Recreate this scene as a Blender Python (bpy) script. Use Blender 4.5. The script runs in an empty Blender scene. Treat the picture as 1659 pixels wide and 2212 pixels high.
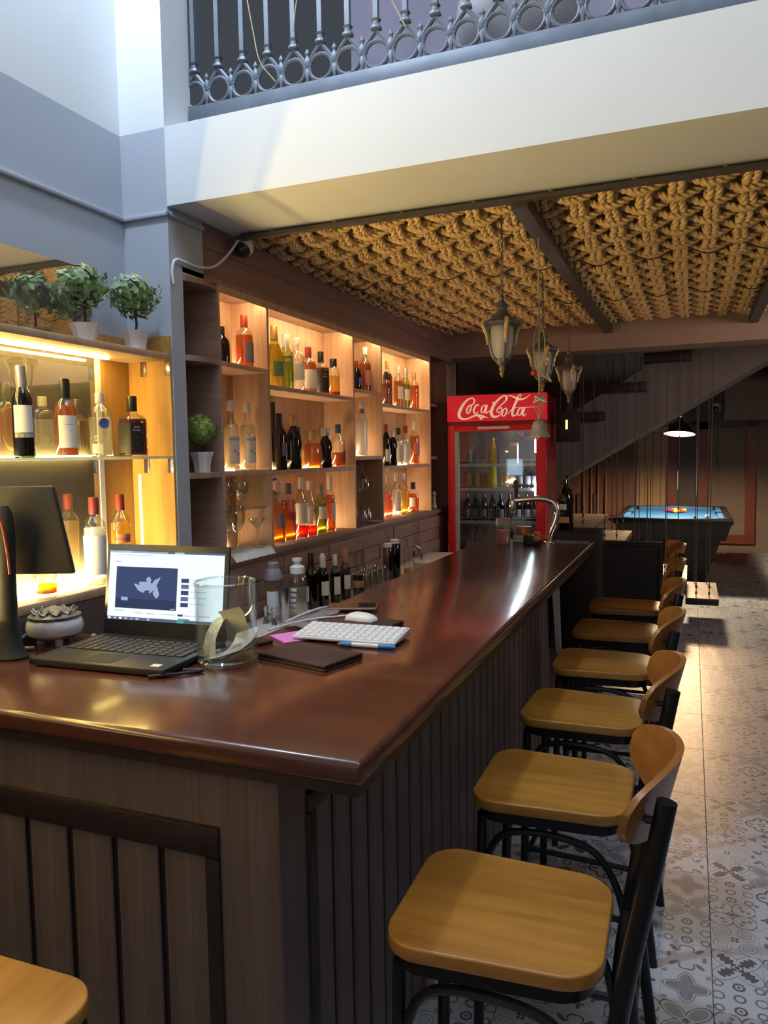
import bpy, bmesh, math, random
import numpy as np
from mathutils import Matrix, Vector
random.seed(7)
S = bpy.context.scene
C = S.collection
PI = math.pi

# ---------------------------------------------------------------- camera
cam_d = bpy.data.cameras.new('camera')
cam_d.sensor_fit = 'VERTICAL'; cam_d.sensor_height = 24.0
cam_d.lens = 24.0 * 1648.0 / 2212.0
cam_d.clip_start = 0.02; cam_d.clip_end = 60
cam = bpy.data.objects.new('camera', cam_d); C.objects.link(cam)
_f, _cx, _cy = 1648.0, 829.5, 1106.0
def _ray(u, v): return Vector((u - _cx, v - _cy, _f)).normalized()
_Y = _ray(1493, 970); _X = -_ray(-3276, 1045)
_X = (_X - _Y * _X.dot(_Y)).normalized(); _Z = _X.cross(_Y)
if _Z.y > 0: _Z = -_Z
R3 = Matrix((_X, _Y, _Z))                       # rows: world axes in the lens frame
right = R3 @ Vector((1, 0, 0)); up = R3 @ Vector((0, -1, 0)); back = R3 @ Vector((0, 0, -1))
m4 = Matrix((right, up, back)).transposed().to_4x4(); m4.translation = Vector((0, 0, 1.65))
cam.matrix_world = m4
S.camera = cam

# ---------------------------------------------------------------- view, world, lights
S.view_settings.view_transform = 'Standard'
S.view_settings.look = 'None'
S.view_settings.gamma = 1.0
S.view_settings.use_curve_mapping = False
S.view_settings.exposure = 0.25
S.cycles.max_bounces = 10; S.cycles.diffuse_bounces = 4; S.cycles.glossy_bounces = 5
S.cycles.transmission_bounces = 8; S.cycles.transparent_max_bounces = 40
S.cycles.caustics_reflective = False; S.cycles.caustics_refractive = False
S.cycles.sample_clamp_indirect = 4.0
S.cycles.use_denoising = True
w = bpy.data.worlds.new('world'); S.world = w; w.use_nodes = True
w.node_tree.nodes['Background'].inputs[0].default_value = (0.30, 0.34, 0.42, 1)
w.node_tree.nodes['Background'].inputs[1].default_value = 0.15

def area(name, loc, aim, sx, sy, power, col, spread=PI):
    d = bpy.data.lights.new(name, 'AREA'); d.shape = 'RECTANGLE'; d.size = sx; d.size_y = sy
    d.energy = power; d.color = col; d.spread = spread
    o = bpy.data.objects.new(name, d); C.objects.link(o); o.location = loc
    o.rotation_euler = (Vector(aim) - Vector(loc)).to_track_quat('-Z', 'Y').to_euler()
    return o
def spot(name, loc, aim, power, col, size=1.6, blend=0.5, rad=0.05):
    d = bpy.data.lights.new(name, 'SPOT'); d.energy = power; d.color = col
    d.spot_size = size; d.spot_blend = blend; d.shadow_soft_size = rad
    o = bpy.data.objects.new(name, d); C.objects.link(o); o.location = loc
    o.rotation_euler = (Vector(aim) - Vector(loc)).to_track_quat('-Z', 'Y').to_euler()
    return o
COOL = (0.76, 0.87, 1.0)
_d = bpy.data.lights.new('hall_wall_lamp', 'POINT'); _d.energy = 122; _d.color = COOL; _d.shadow_soft_size = 0.09
_o = bpy.data.objects.new('hall_wall_lamp', _d); C.objects.link(_o); _o.location = (-1.74, 1.58, 4.35)
area('hall_ceiling_fill', (0.4, 1.0, 5.12), (0.4, 1.0, 0.0), 1.9, 1.7, 34, (0.72, 0.86, 1.0))  # added overhead fill for the hall, not a ceiling lamp
area('hall_front_fill', (1.2, -2.3, 2.9), (-0.8, 3.0, 1.8), 1.6, 1.0, 2.5, (0.86, 0.92, 1.0))  # added fill from behind the viewpoint, no lamp stands there
area('back_room_fill', (2.4, 4.4, 2.3), (0.2, 8.0, 1.6), 0.6, 0.6, 30, (1.0, 0.76, 0.66))  # added fill to lift the stairs and back room, source invented

# ---------------------------------------------------------------- materials
MATS = {}
def newmat(name):
    m = bpy.data.materials.new(name); m.use_nodes = True
    nt = m.node_tree; nt.nodes.clear()
    out = nt.nodes.new('ShaderNodeOutputMaterial')
    MATS[name] = m
    return m, nt, out
def P(nt, col=(.5,.5,.5), rough=.5, metal=0, spec=.5, coat=0, coat_r=.1, emis=None, es=0, trans=0, alpha=1, ior=1.45):
    n = nt.nodes.new('ShaderNodeBsdfPrincipled')
    n.inputs['Base Color'].default_value = (*col, 1); n.inputs['Roughness'].default_value = rough
    n.inputs['Metallic'].default_value = metal; n.inputs['Specular IOR Level'].default_value = spec
    n.inputs['Coat Weight'].default_value = coat; n.inputs['Coat Roughness'].default_value = coat_r
    n.inputs['Transmission Weight'].default_value = trans; n.inputs['IOR'].default_value = ior
    n.inputs['Alpha'].default_value = alpha
    if emis:
        n.inputs['Emission Color'].default_value = (*emis, 1); n.inputs['Emission Strength'].default_value = es
    return n
def noise_node(nt, scale, detail=3, mapping=None, rough=.5, coords='Object'):
    tc = nt.nodes.new('ShaderNodeTexCoord'); mp = nt.nodes.new('ShaderNodeMapping')
    if mapping: mp.inputs['Scale'].default_value = mapping
    nt.links.new(tc.outputs[coords], mp.inputs[0])
    n = nt.nodes.new('ShaderNodeTexNoise'); n.inputs['Scale'].default_value = scale
    n.inputs['Detail'].default_value = detail; n.inputs['Roughness'].default_value = rough
    nt.links.new(mp.outputs[0], n.inputs['Vector'])
    return n
def ramp(nt, src, stops):
    r = nt.nodes.new('ShaderNodeValToRGB'); el = r.color_ramp.elements
    while len(el) < len(stops): el.new(0.5)
    for e, (p, c) in zip(el, stops): e.position = p; e.color = (*c, 1)
    nt.links.new(src, r.inputs[0]); return r
def bump(nt, src, dist, strength=1.0):
    b = nt.nodes.new('ShaderNodeBump'); b.inputs['Distance'].default_value = dist
    b.inputs['Strength'].default_value = strength
    nt.links.new(src, b.inputs['Height']); return b
def plain(name, col, rough=.5, metal=0, spec=.5, coat=0, var=.12, nscale=30, bmp=0.0, **k):
    m, nt, out = newmat(name)
    n = P(nt, col, rough, metal, spec, coat, **k)
    if var:
        t = noise_node(nt, nscale)
        r = ramp(nt, t.outputs['Fac'], [(.3, tuple(c*(1-var) for c in col)), (.7, tuple(min(1, c*(1+var)) for c in col))])
        nt.links.new(r.outputs[0], n.inputs['Base Color'])
        if bmp:
            b = bump(nt, t.outputs['Fac'], bmp); nt.links.new(b.outputs[0], n.inputs['Normal'])
    nt.links.new(n.outputs[0], out.inputs[0]); return m
def wood(name, c1, c2, scale=6, stretch=(1, 1, .06), rough=.4, coat=0, coat_r=.15, bmp=.0006, spec=.5, mid=.5):
    m, nt, out = newmat(name)
    n = P(nt, c1, rough, 0, spec, coat, coat_r)
    t = noise_node(nt, scale, 6, stretch, .65)
    t2 = noise_node(nt, scale*5, 4, stretch, .6)
    mx = nt.nodes.new('ShaderNodeMath'); mx.operation = 'MULTIPLY_ADD'; mx.inputs[1].default_value = .45
    mul = nt.nodes.new('ShaderNodeMath'); mul.operation = 'MULTIPLY'; mul.inputs[1].default_value = .55
    nt.links.new(t.outputs['Fac'], mul.inputs[0]); nt.links.new(t2.outputs['Fac'], mx.inputs[0]); nt.links.new(mul.outputs[0], mx.inputs[2])
    r = ramp(nt, mx.outputs[0], [(mid-.16, c1), (mid+.16, c2)])
    nt.links.new(r.outputs[0], n.inputs['Base Color'])
    if bmp:
        b = bump(nt, mx.outputs[0], bmp); nt.links.new(b.outputs[0], n.inputs['Normal'])
    nt.links.new(n.outputs[0], out.inputs[0]); return m
def emit(name, col, strength):
    m, nt, out = newmat(name)
    e = nt.nodes.new('ShaderNodeEmission'); e.inputs[0].default_value = (*col, 1); e.inputs[1].default_value = strength
    nt.links.new(e.outputs[0], out.inputs[0]); return m
def glassy(name, tint=(.95,.97,.95), edge=.45, base=.05, rough=.03):
    """thin glass: see-through with a Fresnel sheen, lets light pass in shadows"""
    m, nt, out = newmat(name)
    tr = nt.nodes.new('ShaderNodeBsdfTransparent'); tr.inputs[0].default_value = (*tint, 1)
    gl = nt.nodes.new('ShaderNodeBsdfGlossy'); gl.inputs['Roughness'].default_value = rough
    lw = nt.nodes.new('ShaderNodeLayerWeight'); lw.inputs[0].default_value = .25
    ma = nt.nodes.new('ShaderNodeMath'); ma.operation = 'MULTIPLY_ADD'; ma.inputs[1].default_value = edge; ma.inputs[2].default_value = base
    nt.links.new(lw.outputs['Facing'], ma.inputs[0])
    mx = nt.nodes.new('ShaderNodeMixShader')
    nt.links.new(ma.outputs[0], mx.inputs[0]); nt.links.new(tr.outputs[0], mx.inputs[1]); nt.links.new(gl.outputs[0], mx.inputs[2])
    nt.links.new(mx.outputs[0], out.inputs[0]); return m
def liquid(name, col, dens=.55):
    m, nt, out = newmat(name)
    tr = nt.nodes.new('ShaderNodeBsdfTransparent'); tr.inputs[0].default_value = (*col, 1)
    tl = nt.nodes.new('ShaderNodeBsdfTranslucent'); tl.inputs[0].default_value = (*col, 1)
    df = nt.nodes.new('ShaderNodeBsdfDiffuse'); df.inputs[0].default_value = (*col, 1)
    gl = nt.nodes.new('ShaderNodeBsdfGlossy'); gl.inputs['Roughness'].default_value = .08
    a = nt.nodes.new('ShaderNodeMixShader'); a.inputs[0].default_value = .35
    nt.links.new(tl.outputs[0], a.inputs[1]); nt.links.new(df.outputs[0], a.inputs[2])
    mx = nt.nodes.new('ShaderNodeMixShader'); mx.inputs[0].default_value = dens
    nt.links.new(tr.outputs[0], mx.inputs[1]); nt.links.new(a.outputs[0], mx.inputs[2])
    m2 = nt.nodes.new('ShaderNodeMixShader'); m2.inputs[0].default_value = .06
    nt.links.new(mx.outputs[0], m2.inputs[1]); nt.links.new(gl.outputs[0], m2.inputs[2])
    nt.links.new(m2.outputs[0], out.inputs[0]); return m

# ---------------------------------------------------------------- geometry helpers
class MB:
    def __init__(s): s.v = []; s.f = []
    def add(s, vs, fs, M=None):
        o = len(s.v)
        if M is not None: vs = [tuple(M @ Vector(p)) for p in vs]
        s.v.extend(vs); s.f.extend([tuple(i + o for i in f) for f in fs]); return s
    def box(s, x0, y0, z0, x1, y1, z1, M=None):
        vs = [(x0,y0,z0),(x1,y0,z0),(x1,y1,z0),(x0,y1,z0),(x0,y0,z1),(x1,y0,z1),(x1,y1,z1),(x0,y1,z1)]
        return s.add(vs, [(0,3,2,1),(4,5,6,7),(0,1,5,4),(1,2,6,5),(2,3,7,6),(3,0,4,7)], M)
    def lathe(s, prof, n=20, sq=0, M=None, caps=True, sx=1, sy=1, a0=0, a1=2*PI):
        vs, fs = [], []; full = abs(a1 - a0 - 2*PI) < 1e-6; cnt = n if full else n + 1
        for r, z in prof:
            for i in range(cnt):
                a = a0 + (a1 - a0) * i / n
                ca, sa = math.cos(a), math.sin(a); k = 1
                if sq: k = (abs(ca)**sq + abs(sa)**sq)**(-1/sq)
                vs.append((r*k*ca*sx, r*k*sa*sy, z))
        for j in range(len(prof) - 1):
            for i in range(n):
                i2 = (i + 1) % cnt
                fs.append((j*cnt+i, j*cnt+i2, (j+1)*cnt+i2, (j+1)*cnt+i))
        if caps and full:
            if prof[0][0] > 1e-5: fs.append(tuple(range(cnt - 1, -1, -1)))
            if prof[-1][0] > 1e-5: fs.append(tuple((len(prof)-1)*cnt + i for i in range(cnt)))
        return s.add(vs, fs, M)
    def tube(s, pts, r, n=8, closed=False, M=None):
        pts = [Vector(p) for p in pts]; rs = r if isinstance(r, (list, tuple)) else [r]*len(pts)
        vs, fs = [], []; N = len(pts); prev = None
        for k, p in enumerate(pts):
            if closed: t = pts[(k+1) % N] - pts[k-1]
            else: t = pts[min(k+1, N-1)] - pts[max(k-1, 0)]
            t.normalize()
            if prev is None:
                a = Vector((0,0,1)) if abs(t.z) < .9 else Vector((1,0,0)); u = t.cross(a).normalized()
            else: u = (prev - t * prev.dot(t)).normalized()
            prev = u; w_ = t.cross(u)
            for i in range(n):
                a = 2*PI*i/n; vs.append(tuple(p + (u*math.cos(a) + w_*math.sin(a)) * rs[k]))
        for k in range(N if closed else N-1):
            k2 = (k+1) % N
            for i in range(n): fs.append((k*n+i, k*n+(i+1)%n, k2*n+(i+1)%n, k2*n+i))
        if not closed:
            fs.append(tuple(range(n-1, -1, -1))); fs.append(tuple((N-1)*n+i for i in range(n)))
        return s.add(vs, fs, M)
    def prism(s, poly, z0, z1, M=None):
        n = len(poly)
        vs = [(x, y, z0) for x, y in poly] + [(x, y, z1) for x, y in poly]
        fs = [tuple(range(n-1, -1, -1)), tuple(range(n, 2*n))] + [(i, (i+1)%n, n+(i+1)%n, n+i) for i in range(n)]
        return s.add(vs, fs, M)
    def sphere(s, c, r, n=14, m=8, sz=1, M=None):
        prof = [(max(1e-6, r*math.sin(PI*j/m)), -r*sz*math.cos(PI*j/m)) for j in range(m+1)]
        T = Matrix.Translation(c)
        return s.lathe(prof, n, M=(M @ T if M is not None else T), caps=False)
    def mesh(s, name, mat, bevel=0, seg=2, smooth=35):
        me = bpy.data.meshes.new(name); me.from_pydata([tuple(p) for p in s.v], [], s.f)
        if bevel:
            bm = bmesh.new(); bm.from_mesh(me)
            es = [e for e in bm.edges if len(e.link_faces) == 2 and e.calc_face_angle(0) > .6]
            bmesh.ops.bevel(bm, geom=es, offset=bevel, segments=seg, affect='EDGES', profile=.5, clamp_overlap=True)
            bm.to_mesh(me); bm.free()
        bm = bmesh.new(); bm.from_mesh(me); bmesh.ops.recalc_face_normals(bm, faces=bm.faces); bm.to_mesh(me); bm.free()
        if smooth:
            me.polygons.foreach_set('use_smooth', [True]*len(me.polygons))
            me.set_sharp_from_angle(angle=math.radians(smooth))
        if mat: me.materials.append(mat if not isinstance(mat, str) else MATS[mat])
        return me
    def build(s, name, mat, parent=None, loc=None, rz=0, rot=None, **k):
        return put(name, s.mesh(name, mat, **k), parent, loc, rz, rot)
def put(name, me, parent=None, loc=None, rz=0, rot=None):
    o = bpy.data.objects.new(name, me); C.objects.link(o)
    if parent: o.parent = parent
    if loc is not None: o.location = loc
    if rot is not None: o.rotation_euler = rot
    elif rz: o.rotation_euler = (0, 0, rz)
    return o
def tag(o, label=None, cat=None, group=None, kind=None):
    if label: o['label'] = label
    if cat: o['category'] = cat
    if group: o['group'] = group
    if kind: o['kind'] = kind
    return o
def thing(name, label, cat, loc=(0,0,0), rz=0, group=None, rot=None):
    o = bpy.data.objects.new(name, None); C.objects.link(o); o.location = loc
    o.rotation_euler = rot if rot is not None else (0, 0, rz)
    o.empty_display_size = .05
    return tag(o, label, cat, group)
KIDS = {}
def kids(o): return [c for c in o.children]
def copy_tree(o, loc=None, rz=None, label=None, parent=None):
    c = o.copy(); C.objects.link(c)
    if parent: c.parent = parent
    if loc is not None: c.location = loc
    if rz is not None: c.rotation_euler = (0, 0, rz)
    if label: c['label'] = label
    for ch in kids(o): copy_tree(ch, parent=c)
    return c
def struct(o): o['kind'] = 'structure'; return o
def smooth_path(pts, n=8):
    """Catmull-Rom through pts"""
    P_ = [Vector(p) for p in pts]; P_ = [2*P_[0]-P_[1]] + P_ + [2*P_[-1]-P_[-2]]
    out = []
    for k in range(1, len(P_)-2):
        for i in range(n):
            t = i/n; a, b, c, d = P_[k-1:k+3]
            out.append(.5*((2*b)+(c-a)*t+(2*a-5*b+4*c-d)*t*t+(3*b-a-3*c+d)*t**3))
    out.append(P_[-2]); return [tuple(p) for p in out]
def ribbon(pts, widths, th=.002, n=8):
    """flat brush stroke in the x-z plane (y is the thickness), returns MB data"""
    Q = smooth_path([(p[0], 0, p[1]) for p in pts], n)
    W = smooth_path([(w_, 0, 0) for w_ in widths], n)
    mb = MB(); vs = []; fs = []
    for k, q in enumerate(Q):
        a = Vector(Q[max(k-1, 0)]); b = Vector(Q[min(k+1, len(Q)-1)]); t = (b-a).normalized()
        nrm = Vector((-t.z, 0, t.x)); h = max(W[k][0], .0003)/2
        for sgn in (1, -1):
            p = Vector(q) + nrm*h*sgn
            vs.append((p.x, -th, p.z)); vs.append((p.x, 0, p.z))
    for k in range(len(Q)-1):
        a, b = 4*k, 4*(k+1)
        fs += [(a, a+2, b+2, b), (a+1, b+1, b+3, a+3), (a, b, b+1, a+1), (a+2, a+3, b+3, b+2)]
    mb.add(vs, fs); return mb
def text_mb(txt, size, align='CENTER', extrude=0):
    cu = bpy.data.curves.new('tmp_text', 'FONT'); cu.body = txt; cu.size = size; cu.align_x = align; cu.extrude = extrude; cu.resolution_u = 2
    o = bpy.data.objects.new('tmp_text', cu); C.objects.link(o)
    dg = bpy.context.evaluated_depsgraph_get(); dg.update()
    me = bpy.data.meshes.new_from_object(o.evaluated_get(dg))
    mb = MB(); mb.add([tuple(v.co) for v in me.vertices], [tuple(p.vertices) for p in me.polygons])
    bpy.data.objects.remove(o); bpy.data.curves.remove(cu); bpy.data.meshes.remove(me)
    return mb
# ---------------------------------------------------------------- material library
plain('paint_white', (.72,.75,.78), .6, var=.03, nscale=2)
plain('paint_beam', (.66,.71,.76), .55, var=.02, nscale=2)
plain('dark_ceiling', (.16,.11,.075), .8)
plain('beam_brown', (.30,.21,.16), .7, var=.08, nscale=4)
plain('plaster_brown', (.22,.16,.13), .8, var=.12, nscale=3)
plain('black_metal', (.018,.018,.02), .32, .6, var=.1)
plain('black_plastic', (.014,.014,.016), .38, var=.05)
plain('matte_black', (.010,.009,.009), .6, var=.1)
plain('iron_rail', (.12,.14,.175), .5, .3, var=.15, nscale=12)
plain('dark_bar', (.035,.028,.026), .6, .3)
plain('white_plastic', (.80,.81,.84), .35, var=.02)
plain('white_cloth', (.62,.60,.60), .9, var=.06, nscale=60, bmp=.002)
plain('pot_white', (.74,.74,.78), .4, var=.02)
plain('worktop_steel', (.62,.63,.64), .45, .2); plain('steel', (.55,.52,.50), .25, 1, var=.06)
plain('chrome', (.75,.75,.78), .12, 1, var=0)
plain('lamp_metal', (.16,.16,.17), .45, .6, var=.3, nscale=60, bmp=.001)
plain('lamp_gold', (.48,.35,.16), .4, .6, var=.25, nscale=40)
plain('bell_metal', (.34,.32,.28), .55, .35, var=.15, nscale=40)
plain('red_paint', (.62,.014,.022), .35, var=.03, spec=.4); plain('red_sign_glow', (.62,.014,.022), .35, var=.03, emis=(.62,.02,.03), es=.35); plain('cream_sign_glow', (.92,.66,.52), .5, var=0, emis=(.92,.6,.45), es=.35)  # sign red and cream glow faintly, standing in for ambient light on the header
plain('red_dark', (.22,.008,.012), .45, var=.03)
plain('logo_cream', (.92,.66,.52), .5, var=0)
plain('fridge_grey', (.35,.36,.38), .5)
plain('fridge_inner', (.20,.20,.21), .5)
plain('cord_tan', (.42,.33,.22), .9, var=.15, nscale=200)
plain('cable_white', (.72,.70,.70), .5, var=.02)
plain('leather_brown', (.045,.024,.022), .5, var=.15, nscale=80, bmp=.0006)
plain('pen_blue', (.03,.22,.55), .35, var=0)
plain('pink_paper', (.70,.22,.62), .7, var=.02)
plain('phone_gold', (.45,.30,.20), .3, .7, var=0)
plain('phone_glass', (.02,.02,.022), .08, var=0)
plain('cloth_blue', (.022,.13,.34), .9, var=.04, nscale=20)
plain('pool_wood', (.016,.013,.012), .35, var=.2)
plain('frame_red', (.17,.035,.018), .45, var=.15, nscale=6)
plain('cream_panel', (.42,.27,.14), .6, var=.05, nscale=5)
plain('door_dark', (.07,.045,.038), .5, var=.1)
plain('violet_wall', (.30,.28,.37), .9, var=.25, nscale=1.6)
plain('pillow', (.55,.56,.62), .8, var=.1, nscale=8)
plain('leaf_green', (.17,.30,.10), .55, var=.35, nscale=25)
plain('leaf_pale', (.52,.56,.28), .5, var=.25, nscale=25)
plain('leaf_sage', (.25,.35,.20), .55, var=.35, nscale=25)
plain('moss_green', (.26,.38,.09), .7, var=.5, nscale=60)
plain('stem_brown', (.07,.05,.03), .8)
plain('soil', (.03,.02,.015), .9)
plain('burner_white', (.58,.52,.54), .22, var=.05, coat=.4)
plain('burner_grey', (.14,.13,.12), .45, .3, var=.2)
plain('paper', (.70,.70,.66), .8, var=.05)
plain('note_paper', (.42,.46,.42), .75, var=.25, nscale=60)
plain('label_white', (.80,.76,.68), .6, var=.03)
plain('label_black', (.015,.014,.014), .5, var=0)
plain('label_red', (.42,.03,.02), .5, var=0)
plain('label_blue', (.09,.13,.42), .5, var=0)
plain('label_green', (.10,.22,.10), .5, var=0)
plain('label_grey', (.16,.17,.21), .5, var=0)
plain('label_pink', (.50,.20,.16), .5, var=0)
plain('ink_dark', (.03,.025,.03), .6, var=0)
plain('ink_gold', (.55,.38,.16), .5, var=0)
plain('cap_black', (.014,.013,.013), .35, var=0)
plain('cap_red', (.26,.035,.02), .4, var=0)
plain('cap_gold', (.48,.30,.09), .35, .4, var=0)
plain('cap_blue', (.04,.07,.28), .4, var=0)
plain('cap_white', (.70,.66,.58), .5, var=0)
plain('cap_silver', (.55,.55,.56), .3, .7, var=0)
plain('cap_grey', (.22,.21,.26), .4, var=0)
plain('cap_green', (.10,.16,.12), .4, var=0)
plain('chalk_black', (.012,.014,.015), .8, var=.2, nscale=10)
plain('chalk_mark', (.045,.055,.06), .9, var=0)
plain('crate_red', (.30,.09,.05), .7, var=.1)
plain('orange_candy', (.55,.16,.04), .3, var=.2, nscale=60)
plain('tread_wood', (.44,.30,.19), .5, var=.12, nscale=6)
plain('tread_dark', (.018,.015,.015), .5, var=.2)
plain('stair_grey', (.19,.165,.165), .8, var=.1, nscale=2)
plain('chain_metal', (.16,.13,.11), .5, .7, var=.2)
plain('cue_wood', (.35,.16,.08), .35, var=.2, nscale=8)
plain('yellow_item', (.60,.55,.06), .5, var=.05)
plain('grout', (.12,.115,.12), .9)
plain('amber_wire', (.30,.24,.14), .8)
plain('rail_edge', (.07,.06,.055), .5, .4)
plain('bar_floor', (.05,.04,.035), .8)
for nm, c in dict(ball_yellow=(.75,.45,.03), ball_red=(.6,.03,.02), ball_orange=(.7,.2,.03), ball_maroon=(.25,.02,.03), ball_cream=(.8,.72,.55), ball_purple=(.2,.03,.2), ball_black=(.02,.02,.02), ball_green=(.03,.25,.08)).items():
    plain(nm, c, .15, var=0)
wood('counter_top', (.046,.014,.009), (.115,.037,.021), 5, (.05,1,1), .24, .5, .12, .0003)
wood('counter_top_long', (.046,.014,.009), (.115,.037,.021), 5, (1,.05,1), .24, .5, .12, .0003)
wood('slat_wood', (.088,.064,.060), (.155,.118,.110), 28, (1,1,.015), .42, 0, .2, .0004)
wood('slat_dark', (.012,.008,.008), (.03,.017,.015), 20, (1,1,.05), .4)
wood('shelf_wood', (.40,.255,.155), (.62,.43,.28), 9, (1,1,.05), .5, 0, .2, .0003)
wood('shelf_dark', (.21,.125,.088), (.35,.225,.165), 9, (1,1,.05), .5, 0, .2, .0003)
wood('shelf_dark_h', (.23,.145,.118), (.38,.255,.205), 9, (.06,.06,1), .5, 0, .2, .0004)
wood('amber_wood', (.42,.22,.06), (.62,.36,.11), 6, (1,1,.06), .5, 0, .2, .0003)
wood('recess_wood_lit', (.36,.24,.20), (.56,.40,.34), 9, (.06,.06,1), .5, 0, .2, .0004)  # shelf_dark_h lightened in colour for light that doesn't reach the recess
wood('bulkhead_wood', (.16,.10,.085), (.26,.175,.148), 7, (1,.05,1), .5, 0, .2, .0003)
wood('seat_wood', (.26,.105,.015), (.46,.22,.04), 7, (.10,1,1), .36, .25, .25, .0003)
wood('back_wood', (.20,.075,.014), (.34,.14,.03), 7, (1,.10,1), .33, .4, .2, .0003)
wood('wall_wood', (.10,.045,.03), (.20,.095,.06), 5, (1,1,.06), .6, 0, .2, .0004)
emit('led_warm', (1.0,.68,.36), 75)
emit('led_amber', (1.0,.70,.20), 85); emit('led_ledge', (1.0,.70,.24), 330)
emit('led_white', (.9,.92,1.0), 190); emit('led_faint', (1.0,.72,.25), 3)
emit('pool_bulb', (1.0,.72,.42), 22)
emit('screen_blue', (.55,.75,1.0), 5)
emit('lap_white', (.78,.92,1.0), 1.05)
emit('lap_dark', (.05,.07,.16), .9)
emit('lap_dark2', (.035,.05,.11), .9)
emit('lap_pale', (.35,.42,.60), .9)
emit('lap_grey', (.45,.55,.66), .9)
emit('lap_bar', (.10,.13,.20), .9)
emit('lap_thumb', (.14,.16,.30), .9)
emit('lap_green', (.10,.35,.32), .9)
emit('lap_ink', (.06,.08,.12), .9)
emit('amber_led_small', (1.0,.45,.08), 6)
glassy('glass_clear', (.95,.97,.95), .75, .075)
glassy('glass_jar', (.96,.98,.97), .5, .035)
glassy('glass_thick', (.93,.96,.94), .8, .06)
glassy('glass_green', (.68,.76,.42), .5, .06)
glassy('glass_olive', (.05,.07,.015), .5, .06)
glassy('glass_black', (.006,.005,.004), .35, .05)
glassy('glass_frost', (.9,.93,.95), .3, .05, .3)
glassy('glass_grey', (.55,.55,.58), .5, .06)
glassy('glass_door', (.80,.86,.84), .55, .06)
m_, nt_, out_ = newmat('lamp_glass')
tr_ = nt_.nodes.new('ShaderNodeBsdfTransparent'); tl_ = P(nt_, (.62,.60,.58), .25); mx_ = nt_.nodes.new('ShaderNodeMixShader'); mx_.inputs[0].default_value = .55
nt_.links.new(tr_.outputs[0], mx_.inputs[1]); nt_.links.new(tl_.outputs[0], mx_.inputs[2]); nt_.links.new(mx_.outputs[0], out_.inputs[0])
liquid('liq_amber', (.62,.27,.03), .42); liquid('liq_orange', (.72,.27,.02), .42); liquid('liq_red', (.80,.07,.04), .5)
liquid('liq_yellow', (.85,.62,.13), .45); liquid('liq_green', (.50,.50,.13), .45); liquid('liq_clear', (.95,.93,.86), .22)
liquid('liq_milk', (.95,.86,.62), .75); liquid('liq_dark', (.10,.03,.02), .8); liquid('liq_brown', (.34,.10,.015), .5)
liquid('liq_blue', (.05,.05,.12), .8); liquid('liq_wine', (.06,.08,.02), .8); liquid('liq_pink', (.85,.35,.25), .4)
liquid('frost_body', (.92,.92,.90), .8)
# hazy mirror: sharp reflection under a pale veil that imitates glare
def mirror_mat(name, veil, tint):
    m, nt, out = newmat(name)
    gl = nt.nodes.new('ShaderNodeBsdfGlossy'); gl.inputs[0].default_value = (*tint, 1); gl.inputs['Roughness'].default_value = .015
    df = nt.nodes.new('ShaderNodeBsdfDiffuse'); df.inputs[0].default_value = (.75,.72,.62,1)
    mx = nt.nodes.new('ShaderNodeMixShader'); mx.inputs[0].default_value = veil
    nt.links.new(gl.outputs[0], mx.inputs[1]); nt.links.new(df.outputs[0], mx.inputs[2])
    nt.links.new(mx.outputs[0], out.inputs[0]); return m
mirror_mat('mirror_hazy', .07, (.80,.78,.70)); mirror_mat('mirror_back', .04, (.8,.78,.75))
# two-tone wall: grey paint up to the line at z = 2.89, white above
def two_tone(name, low, high, z):
    m, nt, out = newmat(name); n = P(nt, low, .6)
    tc = nt.nodes.new('ShaderNodeTexCoord'); sx = nt.nodes.new('ShaderNodeSeparateXYZ'); nt.links.new(tc.outputs['Object'], sx.inputs[0])
    g = nt.nodes.new('ShaderNodeMath'); g.operation = 'GREATER_THAN'; g.inputs[1].default_value = z
    nt.links.new(sx.outputs['Z'], g.inputs[0])
    mx = nt.nodes.new('ShaderNodeMix'); mx.data_type = 'RGBA'; mx.inputs['A'].default_value = (*low, 1); mx.inputs['B'].default_value = (*high, 1)
    nt.links.new(g.outputs[0], mx.inputs['Factor'])
    t = noise_node(nt, 3, 5); b = bump(nt, t.outputs['Fac'], .004, .5)
    nt.links.new(mx.outputs['Result'], n.inputs['Base Color']); nt.links.new(b.outputs[0], n.inputs['Normal'])
    nt.links.new(n.outputs[0], out.inputs[0]); return m
two_tone('wall_two_tone', (.40,.45,.54), (.70,.75,.80), 2.885)

# twisted rope: fibre stripes
def rope_mat():
    m, nt, out = newmat('rope'); n = P(nt, (.50,.33,.13), .85, spec=.2)
    t = noise_node(nt, 60, 4); r = ramp(nt, t.outputs['Fac'], [(.3, (.56,.39,.18)), (.7, (.78,.59,.32))])
    nt.links.new(r.outputs[0], n.inputs['Base Color']); nt.links.new(n.outputs[0], out.inputs[0])
rope_mat()

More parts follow.
